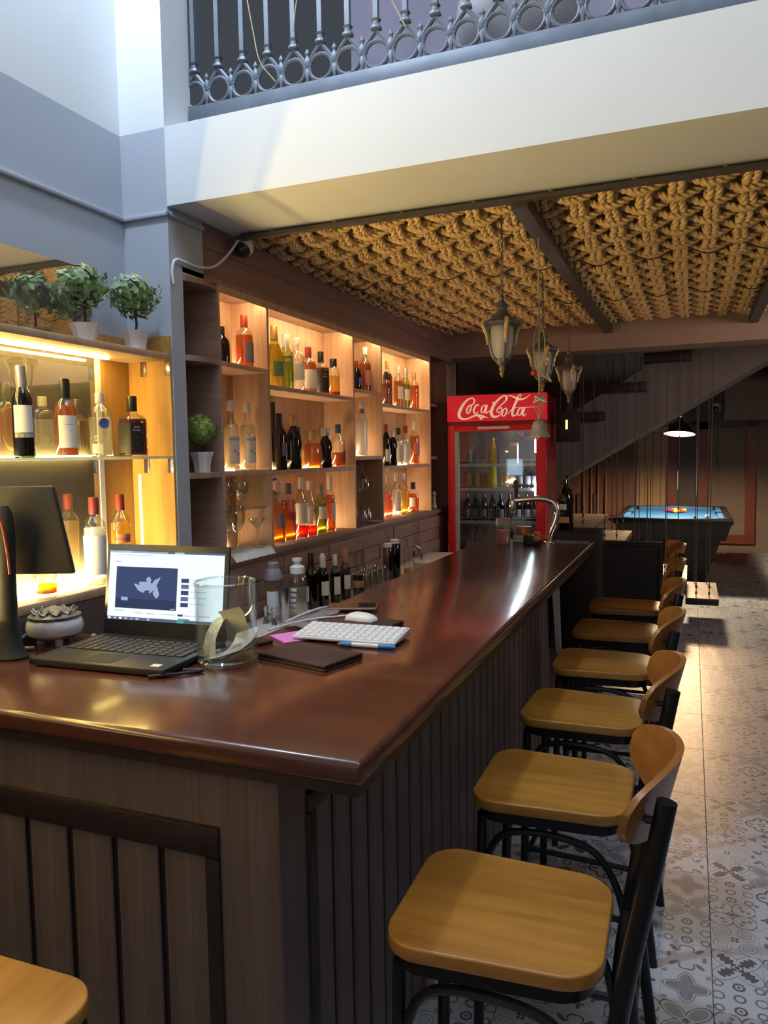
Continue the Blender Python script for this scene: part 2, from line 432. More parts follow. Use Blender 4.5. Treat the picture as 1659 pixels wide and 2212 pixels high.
# ---------------------------------------------------------------- node-expression helper for the printed floor tiles
class E:
    nt = None
    def __init__(s, sock): s.s = sock
    @staticmethod
    def op(name, *a):
        n = E.nt.nodes.new('ShaderNodeMath'); n.operation = name
        for i, x in enumerate(a):
            if isinstance(x, E): E.nt.links.new(x.s, n.inputs[i])
            else: n.inputs[i].default_value = float(x)
        return E(n.outputs[0])
    def __add__(s, o): return E.op('ADD', s, o)
    __radd__ = __add__
    def __sub__(s, o): return E.op('SUBTRACT', s, o)
    def __rsub__(s, o): return E.op('SUBTRACT', o, s)
    def __mul__(s, o): return E.op('MULTIPLY', s, o)
    __rmul__ = __mul__
    def __truediv__(s, o): return E.op('DIVIDE', s, o)
    def abs(s): return E.op('ABSOLUTE', s)
    def lt(s, o): return E.op('LESS_THAN', s, o)
    def gt(s, o): return E.op('GREATER_THAN', s, o)
def emin(*a):
    r = a[0]
    for x in a[1:]: r = E.op('MINIMUM', r, x)
    return r
def emax(*a):
    r = a[0]
    for x in a[1:]: r = E.op('MAXIMUM', r, x)
    return r
def ln(x, y): return E.op('SQRT', x*x + y*y)
def soft(d, w=.02): return E.op('SMOOTH_MIN', 1.0, E.op('MAXIMUM', 0.0, 0.5 - d/w), 0.0)
def tile_mat():
    m, nt, out = newmat('tile_print'); E.nt = nt
    tc = nt.nodes.new('ShaderNodeTexCoord'); sx = nt.nodes.new('ShaderNodeSeparateXYZ'); nt.links.new(tc.outputs['Object'], sx.inputs[0])
    X = E(sx.outputs['X'])/.15; Y = E(sx.outputs['Y'])/.15
    ix = E.op('FLOOR', X); iy = E.op('FLOOR', Y)
    px = (X - ix)*2 - 1; py = (Y - iy)*2 - 1
    a, b = px.abs(), py.abs(); r = ln(px, py)
    u = (a + b)*.7071; v = (a - b).abs()*.7071
    th = E.op('ARCTAN2', py, px)
    line = lambda d, w=.05: soft(d.abs() - w)
    fill = lambda d: soft(d)
    mot = []
    # medallion: quatrefoil with a thick outline
    q = emin(ln(a-.42, b), ln(a, b-.42), r - .06) - .40
    mot.append(emax(line(q, .055), line(r-.16, .035)*.8, fill(ln((a-.55)*.8, b*1.5)-.14)*.7, fill(ln(a*1.5, (b-.55)*.8)-.14)*.7, fill(ln(a-.9, b-.9)-.13)*.6))
    # four petals on the diagonals
    e1 = ln((u-.66)/.60, v/.34) - 1
    mot.append(emax(line(e1, .06)*.9, fill(e1+.22)*.48, line(r-.12, .03)*.6))
    # scattered leaves and arcs
    mot.append(emax(fill(ln((u-.75)*.7, v*1.6)-.17)*.75, line(ln(a-.1, b-.62)-.2, .04)*(b.gt(.55))*.8, fill(ln(a-.72, b-.08)-.10)*.7, fill(ln(a-.3, b-.45)-.07)*.6))
    # cross of lines with fleurs
    mot.append(emax(line(a-b, .016)*.5, fill(ln((a-.62)*.9, b*1.9)-.18)*.8, fill(ln(a-.52, b-.16)-.075)*.8, fill(ln(a*1.9, (b-.62)*.9)-.18)*.8, fill(ln(a-.16, b-.52)-.075)*.8, fill(r-.10)*.7))
    # four dark leaves ringed by ovals
    lf = ln((u-.60)/.42, v/.22) - 1 + E.op('SINE', u*26)*.22
    mot.append(emax(fill(lf)*.95, line(ln((u-.62)/.68, v/.40)-1, .05)*.65, fill(ln(a*1.2, b)-.12)*.9))
    # spirals in the corners
    rc = ln(a-.52, b-.52)
    mot.append(emax(line(E.op('SINE', rc*17 + E.op('ARCTAN2', b-.52, a-.52)), .32)*rc.lt(.46)*.6, fill(ln(a-.09, b-.09)-.075)*.85))
    # big flower of dots inside scallops
    mot.append(emax(line(ln(a-.5, b-.5)-.52, .035)*.75, fill(ln(a-.45, b-.45)-.11)*.6, fill(ln(a-.72, b-.36)-.10)*.6, fill(ln(a-.36, b-.72)-.10)*.6, fill(r-.13)*.85, fill(ln(a-.22, b-.03)-.06)*.8))
    # rosette rings
    mot.append(emax(line(r-.20, .05)*.7, line(ln(a-.80, b)-.22, .04)*.7, line(ln(a, b-.72)-.2, .05)*.8, line(ln(a-.78, b-.75)-.17, .045)*.7, fill(ln(a, b-.72)-.08)*.7))
    # stars / fans for the blue column
    st = r - .62 - .2*E.op('COSINE', th*4)
    mot.append(emax(fill(st)*.62, line(st-.10, .03)*.7, line(E.op('SINE', th*12), .25)*r.lt(.6)*.25, fill(ln(a-.85, b-.85)-.12)*.5))
    order = [[5, 6, 7, 4], [2, 3, 0, 1], [8, 6, 3, 5], [7, 1, 8, 2]]     # column, row
    cell = ix*4 + iy
    ink = None
    for cxx in range(4):
        for r_ in range(4):
            k = E.op('COMPARE', cell, cxx*4 + r_, .3)*mot[order[cxx][r_]]
            ink = k if ink is None else ink + k
    edge = emax(a, b).gt(.975)*.22
    ink = emin(emax(ink, edge), 1.0)
    wn = noise_node(nt, 9, 5); nz = noise_node(nt, 70, 3)
    wear = E(nz.outputs['Fac'])*.5 + .65
    ink = emin(ink*wear*1.25, .97)
    hue = nt.nodes.new('ShaderNodeValToRGB'); el = hue.color_ramp.elements
    el[0].position = .35; el[0].color = (.035,.040,.050,1); el[1].position = .65; el[1].color = (.05,.10,.19,1)
    nt.links.new(wn.outputs['Fac'], hue.inputs[0])
    mx = nt.nodes.new('ShaderNodeMix'); mx.data_type = 'RGBA'; mx.inputs['A'].default_value = (.54,.59,.67,1)
    nt.links.new(hue.outputs[0], mx.inputs['B']); nt.links.new(ink.s, mx.inputs['Factor'])
    n = P(nt, (.4,.4,.4), .42); nt.links.new(mx.outputs['Result'], n.inputs['Base Color'])
    nt.links.new(n.outputs[0], out.inputs[0])
tile_mat()

# ---------------------------------------------------------------- the setting
def sbox(name, mat, *b, **k): return struct(MB().box(*b).build(name, mat, **k))
floor = sbox('floor', 'grout', -3.2, -2.7, -.12, 3.3, 13.6, -.004)
tile_me = MB().box(.0008, .0008, -.006, .5992, .5992, 0).mesh('tile', 'tile_print', bevel=.0012, seg=1, smooth=0)
for i in range(4):
    for j in range(21):
        o = put('tile', tile_me, floor, (-1.116 + .6*i + (.02 if False else 0), .83 + .6*j + (.18 if i % 2 else 0)*0, 0))
sbox('floor_behind_bar', 'bar_floor', -2.05, 1.9, -.003, -1.22, 6.4, .001)
sbox('wall_left', 'wall_two_tone', -2.26, -2.6, 0, -2.06, 2.45, 5.2)
# pillar at the end of the left wall and the pier over it
pil = MB(); pil.box(-2.26, 2.45, 0, -1.85, 2.53, 2.36); pil.box(-2.26, 2.45, 2.36, -1.85, 2.67, 2.597); pil.box(-2.26, 2.45, 2.597, -1.851, 2.62, 5.2)
struct(pil.build('wall_pillar', 'wall_two_tone'))
led = MB(); led.box(-2.06, -.5, 2.560, -2.045, 2.449, 2.578); led.box(-2.06, 2.437, 2.560, -1.838, 2.45, 2.578); led.box(-1.85, 2.437, 2.560, -1.838, 2.67, 2.578)
struct(led.build('trim_1', 'wall_two_tone', bevel=.004))
sbox('wall_bar', 'recess_wood_lit', -2.25, 2.53, 0, -2.05, 7.0, 2.75); sbox('wall_corner', 'wall_wood', -3.0, 6.95, 0, -2.05, 7.0, 2.75)
sbox('wall_bulkhead', 'bulkhead_wood', -2.05, 2.67, 2.39, -1.85, 6.15, 2.75)
sbox('trim_2', 'bulkhead_wood', -1.85, 2.68, 2.50, -1.843, 6.15, 2.515)
low = struct(MB().box(-2.05, 2.53, 0, -1.868, 6.05, 1.18).build('wall_bar_lower', 'shelf_dark'))
for k in range(6):
    for q in range(7):
        y0 = 2.535 + q*.5 + (.25 if k % 2 else 0)
        if y0 > 5.9: continue
        MB().box(-1.868, y0, .62 + k*.09, -1.858 + .004*((k*3+q) % 3), min(y0+.494, 6.04), .706 + k*.09).build('plank', 'shelf_dark_h', low, bevel=.002, seg=1)
sbox('wall_niche_lower', 'slat_wood', -2.06, -.6, 0, -1.85, 2.45, 1.183)
sbox('trim_3', 'paint_beam', -1.851, 2.45, 2.597, 3.2, 2.9, 2.887)          # white beam of the mezzanine edge
sbox('ceiling', 'dark_ceiling', -3.2, 2.9, 2.75, 3.2, 13.4, 2.887)
sbox('trim_4', 'beam_brown', -2.05, 6.15, 2.425, 3.2, 6.45, 2.75)           # far beam
sbox('wall_right', 'plaster_brown', 3.2, -2.6, 0, 3.4, 13.4, 5.2)
sbox('wall_near', 'paint_white', -2.26, -2.8, 0, 3.4, -2.6, 5.2)
sbox('ceiling_upper', 'paint_white', -2.26, -2.8, 5.2, 3.4, 4.8, 5.3)
sbox('wall_mezzanine', 'violet_wall', -1.85, 4.2, 2.887, 3.2, 4.35, 5.2)
sbox('wall_far', 'plaster_brown', -3.2, 13.3, 0, 3.4, 13.5, 2.75)
sbox('wall_pool', 'wall_wood', -3.0, 7.0, 0, -2.9, 13.3, 2.75)
sbox('wall_stair', 'wall_wood', -2.9, 12.9, 0, -.82, 13.0, 2.75)
# ---------------------------------------------------------------- left niche
mirror = tag(MB().box(-2.06, .3, 1.213, -2.052, 2.25, 2.34).build('wall_mirror', 'mirror_hazy'), 'wide hazy mirror on the left wall behind the bottles', 'mirror')
t = thing('niche_panelling', 'amber lit wooden panelling beside the wall mirror', 'panel', (-2.06, 2.45, 1.213))
MB().box(0, -.172, 0, .008, -.002, .90).build('back_panel', 'amber_wood', t)
MB().box(.008, -.012, 0, .205, -.001, .90).build('end_panel', 'amber_wood', t)
MB().box(0, -.197, 0, .012, -.173, .81).build('edge_line', 'paint_white', t)
t = thing('niche_shelf', 'wooden top shelf over the mirror with a glowing strip below', 'shelf', (-1.95, 1.4, 2.018))
MB().box(-.10, -2.0, 0, .10, 1.028, .026).build('board', 'shelf_wood', t, bevel=.003)
MB().box(-.055, -1.95, -.006, -.040, .86, 0).build('led_strip', 'led_amber', t)
bm_ = MB().box(-.012, -.003, -.055, .012, 0, 0)
brk = bm_.mesh('bracket', 'steel', bevel=.002)
for x, y in ((-.03,1.036),(.085,1.036)):
    put('bracket', brk, t, (x, y, 0))
t = thing('glass_shelf', 'glass shelf holding the wine and whisky bottles before the mirror', 'shelf', (-1.95, 1.4, 1.645))
MB().box(-.10, -1.1, 0, .10, 1.03, .010).build('pane', 'glass_thick', t)
MB().box(.0985, -1.1, 0, .1005, 1.03, .010).build('edge_strip', 'frost_body', t)
MB().box(-.092, -.9, .0115, -.084, .80, .017).build('led_strip', 'led_amber', t)
for x, y in ((-.03,1.036),(.085,1.036)): put('bracket', brk, t, (x, y, 0))
t = thing('niche_ledge', 'lowest niche ledge carrying a bright amber light strip', 'shelf', (-1.95, 1.4, 1.184))
MB().box(-.10, -2.0, 0, .103, 1.049, .029).build('board', 'shelf_wood', t, bevel=.003)
MB().box(-.088, -1.95, .029, -.070, .82, .040).build('led_strip', 'led_ledge', t)
MB().box(-.075, 1.036, .029, -.062, 1.046, .40).build('led_strip', 'led_faint', t)

# ---------------------------------------------------------------- back bar shelving
sh = thing('display_shelf', 'long open wooden back bar shelving lit by warm strips', 'shelving', (-1.95, 2.53, 1.18))
ox, oy, oz = -1.95, 2.53, 1.18
def sp(name, mat, x0, y0, z0, x1, y1, z1, **k): return MB().box(x0-ox, y0-oy, z0-oz, x1-ox, y1-oy, z1-oz).build(name, mat, sh, **k)
YA, YB, YC, YD, YE, YF = 2.77, 3.17, 4.15, 4.59, 5.57, 6.03
sp('sill_board', 'shelf_dark', -2.05, 2.53, 1.18, -1.838, 6.04, 1.21, bevel=.003)
sp('top_board', 'shelf_dark', -2.05, 2.53, 2.37, -1.85, 5.58, 2.39)
for y in (YA, YB, YC, YD, YE): sp('upright', 'recess_wood_lit' if y == YA else 'shelf_wood', -2.05, y-.009, 1.21, -1.85, y+.009, 2.37)
for y0, y1 in ((YA,YB),(YB,YC),(YC,YD),(YD,YE)): sp('back_panel', 'shelf_wood', -2.05, y0+.009, 1.21, -2.044, y1-.009, 2.37)
SHZ = {'A': (YA,YB,(2.055,1.585)), 'B': (YB,YC,(1.985,1.578)), 'C': (YC,YD,(2.04,1.638)), 'D': (YD,YE,(1.976,1.570))}
for k, (y0, y1, zs) in SHZ.items():
    for z in zs: sp('shelf_board', 'shelf_wood', -2.044, y0+.009, z-.022, -1.85, y1-.009, z, bevel=.002)
# light strips: under the top board behind a lip, and along the back of the lit shelves
for k in 'ABCD':
    y0, y1, zs = SHZ[k]
    sp('lip', 'shelf_wood', -1.855, y0+.01, 2.338, -1.850, y1-.01, 2.37)
    sp('led_strip', 'led_warm', -1.872, y0+.03, 2.362, -1.864, y1-.03, 2.369)
    for z in {'A': (zs[0], zs[1]), 'B': (zs[0], zs[1], 1.21), 'C': (zs[1],), 'D': (zs[0], zs[1], 1.21)}[k]:
        sp('led_strip', 'led_warm', -2.042, y0+.03, z+.001, -2.034, y1-.03, z+.009)
sp('led_strip', 'led_warm', -2.042, YA+.03, 1.211, -2.034, YB-.1, 1.219)
sp('mirror', 'mirror_back', -2.043, 3.20, 1.62, -2.040, 3.55, 1.93); sp('mirror', 'mirror_back', -2.043, 3.20, 1.24, -2.040, 3.55, 1.53)
sp('price_tag', 'label_white', -1.849, 4.62, 1.535, -1.847, 4.70, 1.555)
# bowed end shelves in the near recess, rounded ones at the far end
def bow(z, bulge, y0, y1, far=False):
    pts = []
    for k in range(13):
        t_ = k/12; y = y0 + (y1-y0)*t_
        x = -1.85 + bulge*math.sin(PI*t_) if not far else -2.05 + .2*math.sqrt(max(0, 1-t_**2.2))
        pts.append((x-ox, y-oy))
    pts += [(-2.05-ox, y1-oy), (-2.05-ox, y0-oy)]
    if far: pts = pts[:13] + [(-2.05-ox, y0-oy)]
    MB().prism(pts, z-.022-oz, z-oz).build('rounded_shelf', 'shelf_dark', sh)
for z in (2.36, 2.052, 1.585): bow(z, .028, 2.53, YA-.009)
for z in (2.03, 1.625): bow(z, 0, YE+.009, YF, True)
sp('end_board', 'shelf_dark', -2.05, 6.01, 1.21, -1.86, 6.03, 2.39)
# glass mid shelf in the goblet bay
sp('glass_board', 'glass_thick', -2.04, YA+.012, 1.405, -1.87, YB-.012, 1.411)

# ---------------------------------------------------------------- bar counter
def build_sel(mb, name, mat, parent, keep, bevel, seg=3):
    me = mb.mesh(name, mat, smooth=0); bm = bmesh.new(); bm.from_mesh(me)
    es = [e for e in bm.edges if len(e.link_faces) == 2 and e.calc_face_angle(0) > .6 and keep((e.verts[0].co+e.verts[1].co)/2)]
    bmesh.ops.bevel(bm, geom=es, offset=bevel, segments=seg, affect='EDGES', profile=.5, clamp_overlap=True)
    bmesh.ops.recalc_face_normals(bm, faces=bm.faces); bm.to_mesh(me); bm.free()
    me.polygons.foreach_set('use_smooth', [True]*len(me.polygons)); me.set_sharp_from_angle(angle=.6)
    return put(name, me, parent)
bar = thing('bar_counter', 'long L-shaped bar counter with glossy dark red wood top', 'bar counter', (0,0,0))
build_sel(MB().box(-1.845, 1.208, 1.053, -.538, 1.842, 1.10), 'counter_top', 'counter_top', bar, lambda m: m.y < 1.835, .013)
build_sel(MB().box(-1.22, 1.8425, 1.053, -.5385, 4.785, 1.0995), 'counter_top', 'counter_top_long', bar, lambda m: m.y > 1.85, .013)
MB().box(-1.845, 1.22, 1.030, -.55, 1.84, 1.053).box(-1.21, 1.84, 1.030, -.55, 4.77, 1.053).build('under_rail', 'slat_dark', bar)
MB().box(-1.845, 1.272, 0, -.752, 1.80, 1.03).box(-1.20, 1.80, 0, -.752, 4.74, 1.03).build('carcass', 'slat_dark', bar)
MB().box(-1.845, 1.262, .898, -.742, 1.272, 1.03).build('top_rail', 'slat_wood', bar)
MB().box(-.878, 1.26, 0, -.74, 1.272, 1.03).build('corner_board', 'slat_wood', bar)
MB().box(-.752, 1.2605, 0, -.7405, 1.372, 1.03).build('corner_board', 'slat_wood', bar)
MB().box(-1.845, 1.252, .832, -.878, 1.272, .898).build('moulding', 'slat_dark', bar, bevel=.006)
MB().box(-.914, 1.252, 0, -.878, 1.272, .832).build('moulding', 'slat_dark', bar, bevel=.006)
MB().box(-.752, 1.372, 0, -.732, 1.410, .898).build('moulding', 'slat_dark', bar, bevel=.006)
MB().box(-.752, 1.372, .898, -.732, 4.74, .94).build('moulding', 'slat_dark', bar, bevel=.006)
sl = MB().box(0, 0, 0, .108, .010, .832).mesh('slat', 'slat_wood', bevel=.003, seg=1)
for k in range(8): put('slat', sl, bar, (-1.0225 - .1255*k, 1.263, 0))
sl2 = MB().box(0, 0, 0, .010, .084, .898).mesh('slat', 'slat_wood', bevel=.003, seg=1)
for k in range(33): put('slat', sl2, bar, (-.751, 1.411 + .1005*k, 0))
MB().box(-.75, 4.728, 0, -1.2, 4.745, 1.03).build('end_panel', 'slat_wood', bar)
# work top behind the bar
t = thing('back_worktop', 'pale steel work top along the wall behind the bar', 'worktop', (-1.66, 4.0, 0))
MB().box(-.19, -1.4, .87, .21, 1.5, .90).build('top', 'worktop_steel', t, bevel=.003)
MB().box(-.19, -1.38, 0, .18, 1.48, .87).build('cabinet', 'matte_black', t)

# ---------------------------------------------------------------- rope ceiling
def rope_mesh(path, r=.0134, pitch=.0250, step=.0048, n=12):
    path = np.array(path, float); d = np.r_[0, np.cumsum(np.linalg.norm(np.diff(path, axis=0), axis=1))]
    N = int(d[-1]/step); s = np.linspace(0, d[-1], N)
    Q = np.stack([np.interp(s, d, path[:, k]) for k in range(3)], 1)
    T = np.gradient(Q, axis=0); T /= np.linalg.norm(T, axis=1)[:, None]
    U = np.cross(T, [0, 0, 1.0]); U /= np.linalg.norm(U, axis=1)[:, None]; W = np.cross(T, U)
    th = np.arange(n)*2*PI/n; rad = r*(1 + .26*np.cos(3*th))
    ang = th[None, :] + (2*PI*s/pitch/3)[:, None]
    V = Q[:, None, :] + U[:, None, :]*(rad*np.cos(ang))[..., None] + W[:, None, :]*(rad*np.sin(ang))[..., None]
    idx = np.arange(N*n).reshape(N, n); i2 = np.roll(idx, -1, 1)
    F = np.stack([idx[:-1], i2[:-1], i2[1:], idx[1:]], -1).reshape(-1, 4)
    me = bpy.data.meshes.new('rope'); me.from_pydata(V.reshape(-1, 3).tolist(), [], F.tolist())
    me.polygons.foreach_set('use_smooth', [True]*len(me.polygons)); me.materials.append(MATS['rope']); return me
DX, DY, Z0, AMP = .125, .112, 2.635, .021
net_defs = [('rope_net', 'knotted tan rope net under the ceiling next to the bottle shelves', -1.83, -.64),
            ('rope_net', 'knotted tan rope net right of the dark ceiling bar', -.56, .36),
            ('rope_net', 'knotted tan rope net farthest from the bottle shelves', .44, 1.40)]
for nm, lb, xa, xb in net_defs:
    t = thing(nm, lb, 'rope net', (xa, 2.98, Z0), 0)
    L = xb - xa; nx = int(L/DX); ny = 27; LY = DY*ny
    sag = lambda x, y: -.03*math.sin(PI*min(max(y/LY, 0), 1))*math.sin(PI*min(max(x/L, 0), 1))
    for par in (0, 1):
        pts = [(x, -.007*math.cos(PI*x/DX + PI*par), -AMP*math.cos(PI*x/DX + PI*par)) for x in np.arange(-.01, L+.01, .0125)]
        me = rope_mesh(pts)
        for j in range(par, ny+1, 2): put('rope', me, t, (0, j*DY, -.035*math.sin(PI*j/ny)))
    for par in (0, 1):
        pts = [(.004*math.sin(y*40), y, -.035*math.sin(PI*min(max(y/LY,0),1)) + (AMP+.004)*math.cos(PI*y/DY + PI*par)) for y in np.arange(-.06, LY+.02, .0125)]
        me = rope_mesh(pts)
        for i in range(par, nx+1, 2):
            for dx in (-.0150, .0150): put('rope', me, t, (i*DX + dx, 0, 0))
    for yy in (.95, 1.9):
        MB().tube([(x, yy + .02*math.sin(x*9), -.062 + .02*math.cos(x*25)) for x in np.linspace(0, L, 40)], .003, 5).build('wire', 'dark_bar', t)
t = thing('ceiling_rail', 'dark angle iron rail along the white beam holding the rope nets', 'rail', (-.3, 2.87, 2.578))
MB().box(-1.5, -.016, -.012, 2.0, .012, .004).box(-1.5, .008, -.004, 2.0, .014, .02).build('angle_bar', 'rail_edge', t)
for x in np.arange(-1.35, 1.9, .29): MB().tube([(x, 0, .018), (x+.02, .02, .002), (x+.05, .07, .03)], .006, 6).build('tie', 'cord_tan', t)
tag(MB().box(-.632, 2.88, 2.545, -.572, 6.148, 2.60).box(-.632, 2.88, 2.60, -.625, 6.148, 2.64).build('ceiling_bar', 'rail_edge'), 'dark steel bar running back between two rope nets', 'bar')
tag(MB().box(.37, 2.88, 2.545, .43, 6.148, 2.60).build('ceiling_bar', 'rail_edge'), 'dark steel bar at the far edge of the middle rope net', 'bar')

# ---------------------------------------------------------------- mezzanine railing
t = thing('mezzanine_railing', 'dark wrought iron railing with ringed balusters above white beam', 'railing', (-1.716, 2.62, 2.96))
MB().box(-.13, -.02, -.01, 4.9, .02, .055).build('bottom_rail', 'iron_rail', t, bevel=.004)
MB().box(-.13, -.02, .95, 4.9, .02, 1.0).build('top_rail', 'iron_rail', t, bevel=.004)
balu = MB().box(-.009, -.009, .20, .009, .009, .95).lathe([(.011,.185),(.019,.19),(.017,.20),(.011,.205),(.011,.215),(.017,.222)], 10, sq=4).mesh('baluster', 'iron_rail')
rg = MB()
rg.tube([(0.046*math.cos(a), 0, .105 + .046*math.sin(a)) for a in np.linspace(0, 2*PI, 22)[:-1]], .0075, 6, True)
rg.tube(smooth_path([(0,0,.186),(-.018,0,.168),(-.043,0,.135),(-.052,0,.115)], 4), .008, 6); rg.tube(smooth_path([(0,0,.186),(.018,0,.168),(.043,0,.135),(.052,0,.115)], 4), .008, 6)
rg.box(-.010, -.009, .05, .010, .009, .064)
ring = rg.mesh('ring', 'iron_rail')
lf = MB().lathe([(.004,.05),(.008,.075),(.014,.095),(.007,.108),(.016,.125),(.013,.14),(.006,.152),(.011,.162),(.002,.178)], 8, sy=.7)
lf.sphere((-.012,0,.118), .008, 8, 6); lf.sphere((.012,0,.118), .008, 8, 6)
leafm = lf.mesh('finial', 'iron_rail')
for k in range(-1, 40):
    x = .11*k
    put('baluster', balu, t, (x, 0, 0)); put('ring', ring, t, (x, 0, 0)); put('finial', leafm, t, (x+.055, 0, 0))
for pts in ([(.13,-.02,.50),(.17,-.02,.28),(.20,-.025,.16),(.26,-.02,.08)], [(.62,-.02,.6),(.66,-.03,.40),(.72,-.02,.28),(.78,-.025,.16)], [(.40,-.02,.55),(.36,-.03,.33),(.34,-.02,.24)]):
    MB().tube(smooth_path(pts, 6), .0022, 5).build('wire', 'cord_tan', t)
tag(MB().sphere((0,0,0), .30, 20, 12, .8).build('cushion', 'pillow', None, (-.78, 3.75, 3.70)), 'pale rounded bundle standing behind the mezzanine railing', 'cushion')

# ---------------------------------------------------------------- security camera and cable by the pillar
t = thing('security_camera', 'small white dome camera hanging under the rail by the pillar', 'camera', (-1.80, 2.92, 2.56))
MB().lathe([(.001,-.062),(.02,-.06),(.034,-.045),(.038,-.025)], 16).build('lens_dome', 'phone_glass', t, rot=(-.75,.2,0))
MB().lathe([(.039,-.03),(.041,-.01),(.03,.012),(.01,.02),(.008,.05)], 16).build('housing', 'white_plastic', t, rot=(-.75,.2,0))
MB().lathe([(.03,.045),(.03,.06)], 16).build('mount', 'white_plastic', t)
cab = smooth_path([(-1.842,2.46,2.31),(-1.842,2.455,2.36),(-1.838,2.47,2.40),(-1.836,2.52,2.405),(-1.836,2.62,2.405),(-1.83,2.72,2.43),(-1.82,2.80,2.49),(-1.80,2.88,2.585)], 8)
tag(MB().tube(cab, .0055, 8).build('camera_cable', 'cable_white'), 'white cable curving from the pillar up to the dome camera', 'cable')
# ---------------------------------------------------------------- bottles
PROF = {
 'wine': ([(.90,0),(1,.015),(1,.60),(.95,.655),(.70,.725),(.44,.785),(.36,.83),(.35,.985),(.37,1)], 0),
 'whisky': ([(.94,0),(1,.02),(1,.57),(.96,.63),(.80,.69),(.55,.73),(.40,.765),(.37,.82),(.37,1)], 0),
 'absolut': ([(.92,0),(1,.02),(1,.63),(.96,.70),(.78,.765),(.50,.80),(.36,.825),(.36,1)], 0),
 'square': ([(.97,0),(1,.015),(1,.58),(.97,.625),(.80,.665),(.45,.70),(.36,.73),(.40,.80),(.36,.86),(.36,1)], 5),
 'syrup': ([(.95,0),(1,.02),(1,.60),(.90,.64),(.52,.70),(.40,.76),(.40,1)], 0),
 'vodka': ([(.86,0),(.90,.02),(1,.55),(1,.68),(.90,.725),(.55,.77),(.44,.795),(.40,.85),(.40,1)], 0),
 'flask': ([(.85,0),(.97,.03),(1,.15),(1,.48),(.93,.60),(.68,.70),(.40,.76),(.36,.80),(.38,1)], 0),
 'tallsq': ([(.97,0),(1,.015),(1,.66),(.95,.70),(.60,.745),(.42,.775),(.42,1)], 4.5),
 'curvy': ([(.88,0),(1,.04),(.90,.22),(1,.50),(.88,.64),(.50,.75),(.38,.80),(.36,1)], 0),
 'slim': ([(.92,0),(1,.015),(1,.64),(.88,.70),(.50,.77),(.40,.82),(.40,1)], 0),
 'big': ([(.94,0),(1,.02),(.98,.45),(.85,.60),(.52,.72),(.40,.78),(.40,1)], 0),
}
def prof_at(pr, t):
    for (r0, t0), (r1, t1) in zip(pr, pr[1:]):
        if t0 <= t <= t1: return r0 + (r1-r0)*(t-t0)/max(t1-t0, 1e-6)
    return pr[-1][0]
def bottle(label, loc, h, r, kind='whisky', glass='glass_clear', liq=None, fill=.6, cap='cap_black', capt=.86, labels=(), texts=(), group=None, rz=0, capw=1.12, n=22):
    pr, sq = PROF[kind]
    t = thing('bottle', label, 'bottle', loc, rz, group)
    gp = [(rr*r, tt*h) for rr, tt in pr if tt < capt] + [(prof_at(pr, capt)*r, capt*h)]
    MB().lathe(gp, n, sq).build('glass', glass, t)
    if liq:
        lp = [(rr*r*.93, max(tt*h, .006)) for rr, tt in pr if tt < fill] + [(prof_at(pr, fill)*r*.93, fill*h)]
        MB().lathe(lp, n, sq).build('liquid', liq, t)
    cr = prof_at(pr, capt)*r*capw; cb = max(capt - .03, .5)
    MB().lathe([(cr*.98, cb*h), (cr, (cb+.01)*h), (cr, h*.985), (cr*.9, h)], 14).build('cap', cap, t)
    for (t0, t1, m, a0, a1) in labels:
        lp = [(prof_at(pr, t0+(t1-t0)*k/4)*r + .0007, (t0+(t1-t0)*k/4)*h) for k in range(5)]
        MB().lathe(lp, 14, sq, caps=False, a0=math.radians(a0), a1=math.radians(a1)).build('label', m, t)
    for (txt, size, tt, m, ang) in texts:
        mb = text_mb(txt, size); rr = prof_at(pr, tt)*r + .0013; a_ = math.radians(ang); vs = []
        for x, y, z in mb.v:
            a = a_ + x/rr; k = 1
            if sq: k = (abs(math.cos(a))**sq + abs(math.sin(a))**sq)**(-1/sq)
            vs.append((rr*k*math.cos(a), rr*k*math.sin(a), tt*h + y))
        mb.v = vs; mb.build('lettering', m, t, smooth=0)
    return t
ORD = ['first', 'second', 'third', 'fourth', 'fifth', 'sixth', 'seventh', 'eighth', 'ninth']
def lab(t0, t1, m='label_white', a0=-78, a1=48): return (t0, t1, m, a0, a1)
G_A = 'bottles in the first narrow bay'; G_B = 'bottles in the wide middle bay'; G_C = 'bottles in the second narrow bay'; G_D = 'bottles in the far wide bay'; G_N = 'bottles in the mirror niche'; G_W = 'bottles on the work top behind the bar'
XS = -1.925
# mirror niche, glass shelf
bottle('dark green wine bottle with cream label, frontmost on the glass shelf', (-1.92,1.79,1.655), .283, .031, 'wine', 'glass_olive', 'liq_wine', .7, 'cap_silver', .78, [lab(.22,.57,'label_white',-95,15), lab(.22,.275,'label_grey',-95,15)], [('-----', .0062, .50, 'ink_dark', -45), ('---', .005, .44, 'ink_dark', -45), ('---', .004, .37, 'ink_dark', -45)], G_N)
bottle('amber whisky bottle with white label and tall dark capsule in the niche', (-1.92,1.965,1.655), .258, .036, 'whisky', 'glass_clear', 'liq_amber', .66, 'cap_black', .76, [lab(.12,.53,'label_white',-85,20)], [('~~~', .016, .40, 'ink_dark', -28), ('---', .009, .33, 'ink_dark', -25)], G_N)
bottle('clear vodka bottle with blue round emblem on the niche glass shelf', (-1.92,2.125,1.655), .222, .040, 'absolut', 'glass_clear', 'liq_clear', .62, 'cap_white', .87, [(.05,.2,'cap_white',-95,-40)], [('\u25cf', .05, .44, 'label_blue', -30), ('A', .012, .30, 'cap_white', -72), ('A', .012, .24, 'cap_white', -72)], G_N)
jd = dict(kind='square', liq='liq_brown', cap='cap_black', capt=.78)
